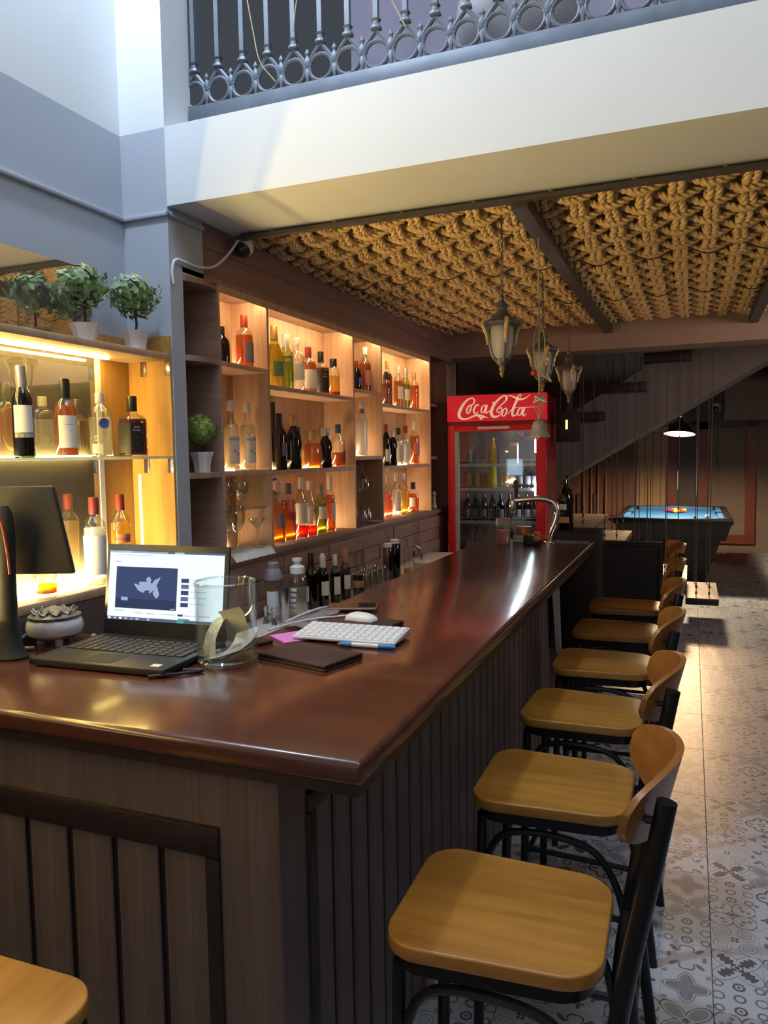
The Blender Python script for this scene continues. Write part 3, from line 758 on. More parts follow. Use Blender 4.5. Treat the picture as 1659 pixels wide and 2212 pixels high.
bottle('square black-labelled whiskey bottle beside the amber end panel', (-1.92,2.29,1.655), .222, .042, glass='glass_clear', fill=.62, labels=[lab(.06,.55,'label_black',-130,20)], texts=[('JACK', .010, .47, 'label_white', -15), ("DANIEL'S", .0075, .42, 'label_white', -15), ('---', .008, .31, 'label_white', -15), ('---', .007, .20, 'label_white', -15)] + [('---', .006, .46-.1*k, 'ink_gold', -90) for k in range(4)], group=G_N, rz=-.25, **jd)
sm = [('SMIRNOFF', .014, .46, 'cap_red', -35)]
bottle('clear red-capped vodka bottle standing alone at the ledge edge before the mirror', (-1.88,2.03,1.213), .306, .037, 'vodka', 'glass_clear', 'frost_body', .66, 'cap_red', .84, [lab(.14,.58,'label_white',-140,30)], (), G_N)
bottle('clear red-capped vodka bottle behind the open laptop', (-1.93,2.215,1.213), .306, .037, 'vodka', 'glass_clear', 'liq_yellow', .66, 'cap_red', .84, [lab(.43,.53,'label_pink',-75,10), lab(.10,.38,'label_white',-75,10)], sm + [('---', .02, .30, 'ink_dark', -35)], G_N)
t = thing('whisky_tumbler', 'squat tumbler with a little amber drink on the niche ledge', 'glass', (-1.88,1.81,1.213))
MB().lathe([(.028,0),(.033,.004),(.036,.075),(.034,.075),(.031,.018),(.0,.016)], 20, caps=False).build('glass', 'glass_thick', t)
MB().lathe([(.030,.018),(.032,.045)], 20).build('drink', 'liq_amber', t)
# first narrow bay
bottle('orange whisky bottle with dark red capsule, alone on its top shelf', (XS,3.085,2.055), .243, .041, 'whisky', 'glass_clear', 'liq_orange', .62, 'cap_red', .80, [lab(.10,.47,'label_grey',-50,50), (.12,.42,'label_red',-150,-110)], [('----', .007, .36, 'cap_white', -25)], G_A)
bottle('dark round-shouldered bottle half hidden behind the first shelf upright', (XS,2.90,2.055), .165, .034, 'flask', 'glass_black', 'liq_dark', .6, 'cap_black', .8, (), (), G_A)
mon = dict(kind='syrup', glass='glass_clear', liq='liq_milk', fill=.66, cap='cap_white', capt=.88)
mt = [('MONIN', .018, .43, 'ink_dark', -22), ('---', .008, .35, 'ink_dark', -22), ('*', .04, .22, 'label_green', -30), ('*', .04, .17, 'ink_dark', -5)]
bottle('pale syrup bottle behind the clipped ball plant', (XS,2.95,1.585), .315, .036, labels=[lab(.10,.50,'label_white',-70,60)], texts=mt, group=G_A, **mon)
bottle('pale syrup bottle next to the divider of the first bay', (XS,3.09,1.585), .315, .036, labels=[lab(.10,.50,'label_white',-70,60)], texts=mt, group=G_A, **mon)
# wide bay, top shelf
bottle('tall yellow green liqueur bottle, first in the top row of the wide bay', (XS,3.36,1.985), .305, .045, 'big', 'glass_green', 'liq_yellow', .7, 'cap_gold', .80, [lab(.18,.42,'label_green',-70,10)], (), G_B)
bottle('green mint liqueur bottle lettered GET in the top row', (XS,3.475,1.985), .280, .038, 'slim', 'glass_green', 'liq_green', .6, 'cap_white', .80, (), [('GET', .022, .50, 'cap_white', -45)], G_B)
bottle('clear tequila bottle with cream label in the top row', (XS,3.585,1.985), .278, .042, 'whisky', 'glass_clear', 'liq_clear', .55, 'cap_white', .88, [lab(.2,.5,'label_white',-80,20)], (), G_B)
bottle('whisky bottle with dark red capsule and white label in the top row', (XS,3.72,1.985), .245, .043, 'whisky', 'glass_clear', 'liq_amber', .66, 'cap_red', .80, [lab(.08,.5,'label_white',-100,40)], [('---', .010, .38, 'label_red', -20)], G_B)
bottle('square black-labelled whiskey bottle in the top row of the wide bay', (XS,3.87,1.985), .238, .040, glass='glass_clear', fill=.62, labels=[lab(.06,.55,'label_black',-130,20)], texts=[('JACK', .010, .46, 'label_white', -15), ("DANIEL'S", .0075, .40, 'label_white', -15)] + [('o', .014, .46-.1*k, 'cap_white', -88) for k in range(4)], group=G_B, rz=-.2, **jd)
bottle('short pale bottle with black cap ending the top row', (XS,4.03,1.985), .216, .038, 'absolut', 'glass_clear', 'liq_yellow', .55, 'cap_black', .80, [(.04,.12,'label_red',-110,40)], [('---', .016, .42, 'ink_dark', -40)], G_B)
# wide bay, middle shelf
bottle('almost black cream liqueur bottle, first in the middle row of wide bay', (XS,3.385,1.578), .282, .037, 'wine', 'glass_black', 'liq_dark', .6, 'cap_black', .80, [lab(.25,.48,'label_grey',-40,40)], (), G_B)
bottle('dark curved bottle with pale dotted side lettering in the middle row', (XS,3.535,1.578), .278, .042, 'curvy', 'glass_black', 'liq_dark', .6, 'cap_gold', .84, (), [('o', .012, .50-.04*k, 'cap_white', -82) for k in range(10)], G_B)
bottle('pale straw bottle with blue cap half hidden behind gold flask', (-1.99,3.70,1.578), .225, .034, 'flask', 'glass_clear', 'liq_yellow', .55, 'cap_blue', .80, (), (), G_B)
bottle('rounded golden honey liqueur flask with orange cap', (-1.90,3.70,1.578), .204, .049, 'flask', 'glass_clear', 'liq_amber', .66, 'cap_gold', .78, [lab(.15,.45,'label_grey',-5,50)], (), G_B)
bottle('dark blue bottle with big silver stopper in the middle row', (XS,3.91,1.578), .225, .037, 'curvy', 'glass_black', 'liq_blue', .65, 'cap_silver', .83, (), (), G_B, capw=1.9)
bottle('clear blue-capped rum bottle half full of orange drink', (XS,4.075,1.578), .249, .042, 'whisky', 'glass_clear', 'liq_orange', .34, 'cap_blue', .82, [lab(.12,.38,'label_blue',-20,50)], (), G_B)
# wide bay, bottom
bottle('tall square amber bottle with slanting label, first above the sill', (XS,3.355,1.21), .318, .033, 'tallsq', 'glass_clear', 'liq_amber', .64, 'cap_white', .84, [lab(.26,.46,'label_grey',-90,20)], (), G_B, rz=.3)
bottle('tall square amber bottle with red slanting label and letter C', (XS,3.465,1.21), .298, .034, 'tallsq', 'glass_clear', 'liq_amber', .70, 'cap_green', .84, [lab(.36,.50,'label_red',-90,20)], [('C', .02, .62, 'ink_gold', -45)], G_B, rz=.3)
bottle('clear bottle with white label and little red drink above the sill', (XS,3.60,1.21), .322, .036, 'whisky', 'glass_clear', 'liq_red', .20, 'cap_white', .84, [lab(.24,.58,'label_white',-130,0)], (), G_B)
bottle('clear square-lettered bottle with red drink near its base', (XS,3.70,1.21), .300, .039, 'whisky', 'glass_clear', 'liq_red', .18, 'cap_white', .86, [lab(.22,.55,'label_white',-130,-40)], [('C', .028, .42, 'ink_dark', -15)], G_B)
bottle('grey-capped green bottle with pale label above the sill', (XS,3.83,1.21), .276, .033, 'slim', 'glass_green', 'liq_green', .6, 'cap_grey', .82, [lab(.30,.55,'label_white',-80,20)], (), G_B)
bottle('tall golden bottle with white capsule ending the sill row', (XS,3.95,1.21), .317, .031, 'whisky', 'glass_clear', 'liq_orange', .66, 'cap_white', .78, [lab(.2,.52,'label_white',-50,40)], (), G_B)
# second narrow bay
bottle('reddish orange spirit bottle with framed label in the second narrow bay', (XS,4.495,2.04), .284, .039, 'whisky', 'glass_clear', 'liq_orange', .64, 'cap_white', .86, [lab(.16,.48,'label_pink',-60,30)], [('---', .012, .3, 'ink_dark', -20)], G_C)
bottle('small dark red bottle tucked behind the divider of second narrow bay', (XS,4.36,2.04), .185, .031, 'flask', 'glass_black', 'liq_wine', .6, 'cap_red', .8, [lab(.2,.45,'label_blue',-40,30)], (), G_C)
bottle('tall frosted white vodka bottle with blue lettered neck', (XS,4.43,1.638), .342, .038, 'slim', 'glass_frost', 'frost_body', .69, 'cap_white', .90, [(.78,.90,'label_blue',-100,20)], [('~', .03, .40, 'label_grey', -40)], G_C)
# far bay
bottle('dark orange bottle beginning the far bay top row', (XS,4.86,1.976), .228, .032, 'whisky', 'glass_clear', 'liq_brown', .64, 'cap_black', .8, (), (), G_D)
bottle('tallest amber bottle of the far bay top row', (-1.96,4.97,1.976), .314, .033, 'slim', 'glass_clear', 'liq_brown', .72, 'cap_gold', .86, (), (), G_D)
bottle('amber rum bottle with cream label in the far bay top row', (XS,5.09,1.976), .288, .034, 'whisky', 'glass_clear', 'liq_amber', .64, 'cap_white', .86, [lab(.2,.5)], (), G_D)
bottle('green and silver necked bottle in the far bay top row', (XS,5.235,1.976), .286, .031, 'wine', 'glass_green', 'liq_green', .6, 'cap_silver', .78, [lab(.2,.48)], (), G_D)
bottle('orange cognac bottle lettered G ending the far bay top row', (XS,5.42,1.976), .278, .037, 'whisky', 'glass_clear', 'liq_orange', .64, 'cap_gold', .84, (), [('G', .022, .48, 'cap_white', -40)], G_D)
bottle('narrow dark bottle beginning the far bay middle row', (XS,4.84,1.57), .280, .027, 'slim', 'glass_black', 'liq_dark', .6, 'cap_red', .84, [lab(.1,.4)], (), G_D)
bottle('silver-topped dark bottle in the far bay middle row', (XS,4.96,1.57), .245, .031, 'slim', 'glass_black', 'liq_dark', .6, 'cap_silver', .82, [lab(.1,.5,'label_white',-20,40)], (), G_D)
bottle('gleaming clear gin bottle in the far bay middle row', (XS,5.08,1.57), .262, .036, 'absolut', 'glass_clear', 'frost_body', .64, 'cap_black', .84, [lab(.1,.55)], (), G_D)
bottle('gleaming clear vodka bottle with red cap in the far bay', (XS,5.215,1.57), .280, .036, 'vodka', 'glass_clear', 'frost_body', .64, 'cap_red', .84, [lab(.1,.55)], (), G_D)
bottle('tall orange liqueur bottle ending the far bay middle row', (XS,5.42,1.57), .315, .036, 'slim', 'glass_clear', 'liq_orange', .66, 'cap_white', .84, [lab(.25,.5,'label_pink')], (), G_D)
bottle('pinkish clear bottle first above the far bay sill', (XS,4.85,1.21), .294, .034, 'flask', 'glass_clear', 'liq_pink', .6, 'cap_white', .84, (), (), G_D)
bottle('clear rum bottle with white label above the far bay sill', (XS,5.015,1.21), .303, .034, 'whisky', 'glass_clear', 'liq_clear', .62, 'cap_white', .84, [lab(.12,.55)], [('---', .012, .4, 'ink_dark', -30)], G_D)
bottle('tall straw coloured bottle above the far bay sill', (XS,5.16,1.21), .300, .034, 'slim', 'glass_clear', 'liq_yellow', .62, 'cap_silver', .84, (), (), G_D)
bottle('short amber bottle with black cap above the far bay sill', (XS,5.37,1.21), .226, .043, 'whisky', 'glass_clear', 'liq_orange', .62, 'cap_black', .80, [lab(.2,.5,'label_white',-110,-50)], (), G_D)

# ---------------------------------------------------------------- stemware and the like
goblet_me = MB().lathe([(.036,0),(.034,.004),(.006,.010),(.0045,.05),(.006,.075),(.020,.085),(.038,.115),(.042,.15),(.036,.195),(.034,.195),(.040,.15),(.036,.118),(.0,.09)], 20, caps=False).mesh('bowl', 'glass_clear')
def single(name, me, label, cat, loc, group=None, rot=None):
    o = put(name, me, None, loc, 0, rot); return tag(o, label, cat, group)
single('wine_goblet', goblet_me, 'clear stemmed goblet beside the first shelf upright', 'glass', (-1.92,2.90,1.226), 'goblets in the first bay')
single('wine_goblet', goblet_me, 'clear stemmed goblet in the middle of its bay', 'glass', (-1.95,3.01,1.226), 'goblets in the first bay')
snif = MB().lathe([(.030,0),(.028,.004),(.005,.010),(.005,.035),(.022,.045),(.042,.08),(.044,.105),(.036,.135),(.034,.135),(.042,.105),(.040,.082),(.0,.05)], 20, caps=False).mesh('bowl', 'glass_clear')
single('brandy_snifter', snif, 'round snifter on the glass mid shelf beside the upright', 'glass', (-1.93,2.88,1.411), 'snifters on the glass mid shelf')
single('brandy_snifter', snif, 'round snifter on the glass mid shelf farther from the upright', 'glass', (-1.94,3.03,1.411), 'snifters on the glass mid shelf')
mart = MB().lathe([(.032,0),(.030,.004),(.005,.010),(.004,.075),(.044,.130),(.042,.130),(.0,.08)], 20, caps=False).mesh('bowl', 'glass_clear')
single('cocktail_glass', mart, 'wide cone-shaped cocktail glass standing on the cloth edge', 'glass', (-1.90,3.11,1.226))
vs = []; fs = []; nu, nv = 26, 14
for i in range(nu+1):
    for j in range(nv+1):
        y = 2.80 + .345*i/nu; x = -2.03 + .21*j/nv
        z = 1.216 + .006*abs(math.sin(i*1.3+j*.7)) + .004*math.sin(i*.5)
        if j > nv-2: x += .006*math.sin(i*2.1); z = 1.212 - (.022 if j == nv else 0)
        vs.append((x, y, z))
for i in range(nu):
    for j in range(nv): fs.append((i*(nv+1)+j, (i+1)*(nv+1)+j, (i+1)*(nv+1)+j+1, i*(nv+1)+j+1))
cl = MB().add(vs, fs).build('lace_cloth', 'white_cloth'); tag(cl, 'crumpled white cloth with scalloped hem under the goblets', 'cloth')
single('wine_goblet', goblet_me, 'clear goblet hanging upside down in the second narrow bay', 'glass', (-1.93,4.44,1.612), None, (PI,0,0))
tum = MB().lathe([(.024,0),(.026,.004),(.032,.115),(.030,.115),(.024,.012),(.0,.010)], 18, caps=False).mesh('wall', 'glass_clear')
for k, (x, y, lb) in enumerate([(-1.90,4.36,'small upturned glass in front on the white saucer bay'), (-1.97,4.40,'small upturned glass behind the others in saucer bay'), (-1.92,4.47,'small upturned glass nearest the far bay divider')]):
    single('shot_glass', tum, lb, 'glass', (x, y, 1.21+.115), 'upturned glasses in the second narrow bay', (PI,0,0))
single('saucer', MB().lathe([(.03,0),(.06,.010),(.058,.012),(.03,.004),(0,.004)], 22, caps=False).mesh('dish', 'pot_white'), 'small white saucer by the upturned glasses on the sill', 'saucer', (-1.89,4.515,1.2105))
fig = MB().lathe([(.022,0),(.026,.01),(.012,.05),(.018,.075),(.010,.10)], 12).sphere((0,0,.118), .018, 10, 8)
single('figurine', fig.mesh('figurine', 'label_pink'), 'small pale figurine at the far end of the sill, nearer one', 'figurine', (-1.93,5.66,1.21), 'figurines at the far end')
single('figurine', fig.mesh('figurine', 'label_white'), 'small cream figurine at the far end of the sill, next to cooler', 'figurine', (-1.90,5.80,1.21), 'figurines at the far end')
# ---------------------------------------------------------------- plants
def leaf_cloud(c, r, n, size, flat=.25, sz=.92, inner=.55):
    mb = MB()
    for _ in range(n):
        d = Vector((random.gauss(0,1), random.gauss(0,1), random.gauss(0,1))).normalized()
        p = Vector(c) + Vector((d.x, d.y, d.z*sz))*r*random.uniform(inner, 1.0)
        u = d.cross(Vector((random.random(), random.random(), random.random()))).normalized(); v = d.cross(u)
        nrm = d*random.uniform(-.5,.7); s_ = size*random.uniform(.6,1.2)
        tip = u*s_ + nrm*s_*.7; mid = u*s_*.5 + nrm*s_*.3
        mb.add([tuple(p), tuple(p+mid+v*s_*.32), tuple(p+tip), tuple(p+mid-v*s_*.32)], [(0,1,2,3)])
    return mb
def pot_mb(w, h):
    return MB().lathe([(w*.30,0),(w*.36,.0),(w*.36,h*.25),(w*.42,h*.65),(w*.52,h*.93),(w*.53,h),(w*.47,h),(w*.44,h*.85),(0,h*.82)], 8, caps=False)
def plant(label, loc, potw, poth, stemh, r, mats, n, size, rz=.2, moss=False):
    t = thing('potted_plant', label, 'plant', loc, rz)
    pot_mb(potw, poth).build('pot', 'pot_white', t, smooth=25)
    MB().lathe([(0,poth*.84),(potw*.43,poth*.84)], 8, caps=False).build('soil', 'soil', t)
    MB().tube([(0,0,poth*.8),(.004,.003,poth+stemh*.5),(0,0,poth+stemh+r*.6)], .0045, 7).build('stem', 'stem_brown', t)
    c = (0,0,poth+stemh+r*.82)
    if moss:
        core = MB().sphere((0,0,0), r*.90, 16, 10); core.build('foliage_core', 'moss_green', t, c)
        o = leaf_cloud(c, r, n, size, inner=.88, sz=1).build('foliage', 'moss_green', t, smooth=0); o['kind'] = 'stuff'
    else:
        for m, k in zip(mats, (.62, .26, .12)):
            o = leaf_cloud(c, r*(1.0 if m != mats[-1] else 1.04), int(n*k), size*(1 if m != mats[-1] else .6), inner=.35 if m != mats[-1] else .9, sz=.82).build('foliage', m, t, smooth=0); o['kind'] = 'stuff'
    return t
plant('leafy potted topiary on the top niche shelf, nearer the pillar', (-1.91,2.315,2.044), .105, .070, .055, .092, ('leaf_sage','leaf_green','leaf_pale'), 520, .034)
plant('leafy potted topiary on the top niche shelf, before the mirror edge', (-1.94,2.09,2.044), .100, .066, .050, .090, ('leaf_sage','leaf_green','leaf_pale'), 520, .034, .9)
plant('small clipped ball plant in white pot on rounded shelf', (-1.895,2.68,1.585), .098, .085, .035, .066, None, 2200, .011, .3, True)

# ---------------------------------------------------------------- things on the back worktop
ZW = .90
t = thing('cocktail_shaker', 'clear shaker with dark lid and white scale behind the bar', 'shaker', (-1.755,3.0,ZW))
MB().lathe([(.030,0),(.036,.006),(.042,.15),(.042,.19)], 20).build('cup', 'glass_clear', t)
MB().lathe([(.043,.19),(.043,.20),(.030,.235),(.026,.24),(.026,.262),(.02,.268)], 20).build('lid', 'cap_grey', t)
MB().lathe([(.0385,.04),(.0425,.14)], 14, caps=False, a0=-1.9, a1=-.5).build('scale_print', 'white_plastic', t)
t = thing('steel_beaker', 'plain steel beaker in front of the shaker', 'beaker', (-1.69,2.975,ZW))
MB().lathe([(.020,0),(.021,.003),(.027,.158),(.0255,.158),(.019,.006),(0,.005)], 20, caps=False).build('cup', 'steel', t)
t = thing('water_bottle', 'clear sports water bottle with white lid and tilted printed strip', 'bottle', (-1.675,3.08,ZW))
MB().lathe([(.040,0),(.045,.008),(.045,.15),(.040,.19),(.030,.21)], 22).build('body', 'glass_clear', t)
MB().lathe([(.040,.006),(.041,.14)], 20).build('water', 'liq_clear', t)
MB().lathe([(.030,.207),(.034,.21),(.034,.238),(.026,.244),(.016,.25),(.016,.262),(.024,.266),(.024,.278)], 20).build('lid', 'white_plastic', t)
for k in range(5): MB().lathe([(.0457,.035+.024*k),(.0457,.050+.024*k)], 8, caps=False, a0=-2.0+.04*k, a1=-1.35+.04*k).build('print_mark', 'white_plastic', t)
jig = MB().lathe([(.013,0),(.006,.03),(.006,.034),(.016,.075),(.015,.075),(.005,.036)], 14, caps=False).mesh('cups', 'steel')
for x, y, lb in ((-1.76,2.93,'steel jigger behind the other jigger'), (-1.71,2.92,'steel jigger in front near the water bottle')): single('jigger', jig, lb, 'jigger', (x, y, ZW), 'jiggers behind the bar')
bottle('dark wine bottle with narrow white label, first behind the bar', (-1.71,3.285,ZW), .275, .031, 'wine', 'glass_olive', 'liq_wine', .7, 'cap_black', .8, [lab(.15,.42,'label_white',-130,-90)], (), G_W)
bottle('dark wine bottle with broad white label behind the bar', (-1.69,3.37,ZW), .252, .030, 'wine', 'glass_olive', 'liq_wine', .7, 'label_white', .78, [lab(.22,.5)], [('---', .016, .44, 'ink_dark', -30)], G_W)
bottle('slim yellow labelled bottle among the dark ones behind the bar', (-1.73,3.45,ZW), .250, .025, 'wine', 'glass_olive', 'liq_green', .7, 'label_white', .8, [lab(.25,.52,'ink_gold')], (), G_W)
bottle('slim bottle with tall white label behind the bar', (-1.67,3.47,ZW), .245, .026, 'wine', 'glass_grey', 'liq_dark', .6, 'label_white', .8, [lab(.18,.55)], (), G_W)
bottle('bottle with red and white capsule behind the bar', (-1.655,3.56,ZW), .262, .027, 'wine', 'glass_grey', 'liq_dark', .5, 'label_pink', .76, [lab(.22,.5)], (), G_W)
t = thing('candle_jar', 'small dark jar with pink lid beside the slim bottles', 'jar', (-1.60,3.60,ZW))
MB().lathe([(.028,0),(.030,.004),(.030,.06)], 18).build('jar', 'glass_grey', t); MB().lathe([(.0285,.06),(.0285,.09),(.024,.096)], 18).build('lid', 'label_pink', t); MB().lathe([(.025,.096),(.027,.125)], 18).build('rim', 'cap_black', t)
for k in range(10):
    x = -1.63 - .075*(k % 2); y = 3.70 + .078*(k//2) + .03*(k % 2)
    o = put('tumbler', tum, None, (x, y, ZW + .115), 0, (PI,0,0)); tag(o, f'upturned clear tumbler, {ORD[k//2]} from the candle jar in the {("front","wall side")[k % 2]} row', 'glass', 'upturned tumblers on the work top')
for x, y, h, r, m, lb in ((-1.655,4.16,.225,.030,'glass_grey','tall dark jar with white lid, first of the pair'), (-1.65,4.26,.238,.034,'glass_black','tall dark jar with white lid, farther of the pair')):
    t = thing('storage_jar', lb, 'jar', (x, y, ZW), 0, 'tall lidded jars')
    MB().lathe([(r*.9,0),(r,.005),(r,h*.85),(r*.8,h*.9)], 18).build('jar', m, t); MB().lathe([(r*.85,h*.89),(r*.85,h*.98),(r*.7,h)], 18).build('lid', 'white_plastic', t)
bottle('narrow clear oil bottle beyond the lidded jars', (-1.635,4.43,ZW), .230, .021, 'slim', 'glass_clear', 'liq_yellow', .15, 'cap_grey', .9, (), (), G_W)
tag(MB().tube(smooth_path([(-1.66,4.62,ZW+.005),(-1.66,4.62,.98),(-1.655,4.62,1.04),(-1.62,4.60,1.045),(-1.60,4.60,.99),(-1.60,4.60,.94)], 8), .008, 10).lathe([(.02,.9),(.02,.91)], 12, M=Matrix.Translation((-1.66,4.62,0))).build('bar_tap', 'chrome'), 'curved chrome water tap behind the bar', 'tap')
tw = MB()
for k in range(3): tw.box(-.055+.004*k, -.075+.005*k, .022*k, .055-.003*k, .075-.004*k, .020+.022*k)
tag(tw.build('folded_towel', 'white_cloth', None, (-1.585,4.58,ZW), .3, bevel=.008), 'folded white towel near the far end of work top', 'towel')
# ---------------------------------------------------------------- laptop
t = thing('laptop', 'open black laptop with bright web page on the near counter', 'laptop', (-1.430, 1.66, 1.10), .05)
MB().box(-.2125,-.15,.004,.2125,.15,.022).build('base', 'black_plastic', t, bevel=.004)
MB().box(-.19,-.135,0,-.15,-.10,.005).box(.15,-.135,0,.19,-.10,.005).box(-.19,.10,0,-.15,.135,.005).box(.15,.10,0,.19,.135,.005).build('foot', 'black_plastic', t)
MB().box(-.055,-.135,.0218,.04,-.055,.0226).build('touchpad', 'matte_black', t)
MB().box(.155,-.128,.0218,.182,-.108,.0226).build('sticker', 'screen_sticker' if 'screen_sticker' in MATS else 'label_white', t)
MB().box(-.195,-.035,.0216,.195,.115,.0222).build('key_well', 'matte_black', t)
km = MB().box(-.0115,-.0105,0,.0115,.0105,.0035).mesh('key', 'black_plastic', bevel=.0015, seg=1)
for r_ in range(6):
    for c_ in range(14): put('key', km, t, (-.1775 + .0273*c_, -.022 + .0245*r_, .0222))
lid = MB().box(-.2125,-.004,0,.2125,.006,.272).build('lid', 'black_plastic', t, (0,.152,.020), rot=(-.145,0,0), bevel=.004)
def scr(name, m, x0, z0, x1, z1, d=.0052): return MB().box(x0,-d,z0,x1,-d+.0012,z1).build(name, m, lid, smooth=0)
sx0, sx1, sz0, sz1 = -.200, .197, .045, .252
def sc(name, m, u0, v0, u1, v1, d): return scr(name, m, sx0+(sx1-sx0)*u0, sz1-(sz1-sz0)*v1, sx0+(sx1-sx0)*u1, sz1-(sz1-sz0)*v0, d)
sc('screen', 'lap_white', 0, 0, 1, 1, .0052)
sc('tab_bar', 'lap_bar', 0, 0, 1, .028, .0056); sc('tab', 'lap_grey', 0, 0, .2, .03, .006); sc('tab', 'lap_pale', .2, .004, .52, .03, .006)
sc('tab_light', 'lap_grey', .58, .004, .66, .03, .006); sc('address_line', 'lap_grey', .05, .055, .4, .062, .0056)
sc('task_bar', 'lap_bar', 0, .955, 1, 1, .0056)
for k, m in enumerate(('lap_white','lap_grey','lap_white','lap_grey','lap_pale','lap_grey','lap_thumb','lap_grey')): sc('task_icon', m, .01+.05*k, .965, .035+.05*k, .99, .006)
sc('task_icon', 'lap_green', .62, .958, .68, 1, .006)
sc('video', 'lap_dark', .067, .23, .61, .83, .0056); sc('video_floor', 'lap_dark2', .067, .69, .61, .83, .0058); sc('time_mark', 'lap_grey', .56, .805, .6, .815, .0062); sc('caption_mark', 'lap_pale', .12, .67, .18, .72, .0062)
def blob(cx, cz, rx, rz_, rot, m='lap_pale', d=.0061):
    pts = []
    for k in range(14):
        a = 2*PI*k/14; x = rx*math.cos(a)*(1+.25*math.sin(3*a+cx*90)); z = rz_*math.sin(a)*(1+.2*math.cos(2*a+cz*70))
        pts.append((cx + x*math.cos(rot) - z*math.sin(rot), -d, cz + x*math.sin(rot) + z*math.cos(rot)))
    MB().add(pts, [tuple(range(14))]).build('video_figure', m, lid, smooth=0)
X_ = lambda u: sx0+(sx1-sx0)*u
Z_ = lambda v: sz1-(sz1-sz0)*v
blob(X_(.345), Z_(.50), .030, .012, -.2); blob(X_(.41), Z_(.48), .028, .008, .9); blob(X_(.29), Z_(.535), .022, .008, -.5); blob(X_(.36), Z_(.42), .008, .012, .3); blob(X_(.43), Z_(.58), .010, .016, .1)
for k in range(5): sc('thumbnail', 'lap_thumb' if k % 2 else 'lap_dark', .645, .37+.085*k, .71, .43+.085*k, .0056); sc('text_line', 'lap_grey', .72, .38+.085*k, .86, .388+.085*k, .0056)
sc('button', 'lap_ink', .625, .875, .67, .905, .0056); sc('thumbnail', 'lap_green', .63, .935, .73, .955, .0058)
for u0, u1, v in ((.06,.16,.86),(.25,.32,.885),(.35,.42,.885),(.5,.6,.885),(.05,.11,.15),(.68,.78,.885),(.8,.9,.885)): sc('text_line', 'lap_grey', u0, v, u1, v+.012, .0056)
t2 = tag(MB().tube(smooth_path([(-1.245,1.505,1.106),(-1.215,1.525,1.108),(-1.18,1.56,1.106),(-1.15,1.60,1.106),(-1.20,1.585,1.106)], 8), .0045, 8).build('lanyard_cord', 'black_plastic'), 'short dark cord lying at the laptop corner', 'cord')
# ---------------------------------------------------------------- money jar
t = thing('money_jar', 'tall clear glass cylinder jar with banknotes on the counter', 'jar', (-1.146, 1.705, 1.10))
MB().lathe([(.070,0),(.078,.003),(.081,.012),(.081,.218),(.0785,.221),(.0765,.218),(.0765,.020),(.06,.014),(0,.013)], 36, caps=False).build('glass_wall', 'glass_jar', t)
MB().lathe([(.0815,.214),(.0825,.219),(.079,.222),(.0765,.218)], 36, caps=False).build('rim', 'glass_thick', t)
MB().lathe([(.066,.001),(.076,.004),(.0795,.012),(.074,.016),(0,.013)], 36, caps=False).build('heavy_base', 'glass_thick', t)
def note(label, pts, w_, mat, rz, txt=None):
    vs, fs = [], []; Q = smooth_path([(p[0], p[1], p[2]) for p in pts], 5)
    d = Vector((math.cos(rz), math.sin(rz), .25)).normalized()
    for q in Q: vs += [tuple(Vector(q)-d*w_/2), tuple(Vector(q)+d*w_/2)]
    for k in range(len(Q)-1): fs.append((2*k, 2*k+1, 2*k+3, 2*k+2))
    o = thing('banknote', label, 'banknote', (-1.146,1.705,1.10), 0, 'banknotes in the jar')
    MB().add(vs, fs).build('note_sheet', mat, o)
    if txt:
        tm = text_mb(txt, .013); p = Vector(Q[len(Q)//2])
        for k in range(len(tm.v)): x, y, z = tm.v[k]; tm.v[k] = tuple(p + Vector((.80*x, -.010 + .5*x, y + .3*x)))
        tm.build('numeral', 'ink_dark', o, smooth=0)
    return o
note('folded grey green banknote standing against the jar wall', [(-.035,-.030,.018),(-.045,-.012,.06),(-.040,.015,.10),(-.03,.03,.115)], .062, 'note_paper', -.4)
note('curled pale banknote printed 10000 near the jar base', [(.005,-.050,.030),(.030,-.035,.035),(.052,-.005,.060),(.048,.028,.085)], .060, 'paper', .6, '10000')
note('white slip of paper leaning upright in the jar', [(.008,.045,.05),(.012,.030,.09),(.015,.012,.125),(.012,-.004,.145)], .066, 'paper', .1)
note('small grey banknote lying crumpled on the jar bottom', [(-.03,-.045,.020),(0,-.03,.03),(.02,.0,.022),(.03,.04,.03)], .055, 'note_paper', 1.0)
# ---------------------------------------------------------------- incense burner
t = thing('incense_burner', 'small pale ceramic incense bowl with dark ornate lid', 'incense burner', (-1.765, 1.725, 1.10))
MB().lathe([(.030,.013),(.055,.016),(.077,.032),(.083,.050),(.077,.070),(.068,.079)], 26).build('bowl', 'burner_white', t)
for k in range(3):
    a = 2*PI*k/3 - .6; MB().lathe([(.011,0),(.011,.008),(.016,.022)], 10, M=Matrix.Translation((.045*math.cos(a), .045*math.sin(a), 0))).build('foot', 'burner_white', t)
lidm = MB().lathe([(.074,.078),(.075,.085),(.060,.092),(.030,.104),(.012,.109),(0,.110)], 24, caps=False)
for k in range(9):
    a = 2*PI*k/9; lidm.tube([(.05*math.cos(a)+.014*math.cos(b), .05*math.sin(a)+.014*math.sin(b), .098+.006*math.sin(b*2)) for b in np.linspace(0, 2*PI, 10)[:-1]], .004, 5, True)
lidm.build('lid', 'burner_grey', t)
tag(MB().tube(smooth_path([(-1.835,1.70,1.135),(-1.845,1.66,1.112),(-1.83,1.625,1.105),(-1.79,1.615,1.106),(-1.755,1.635,1.106)], 8), .006, 8).build('bead_strap', 'label_grey'), 'dark loose strap curling beside the incense bowl', 'strap')
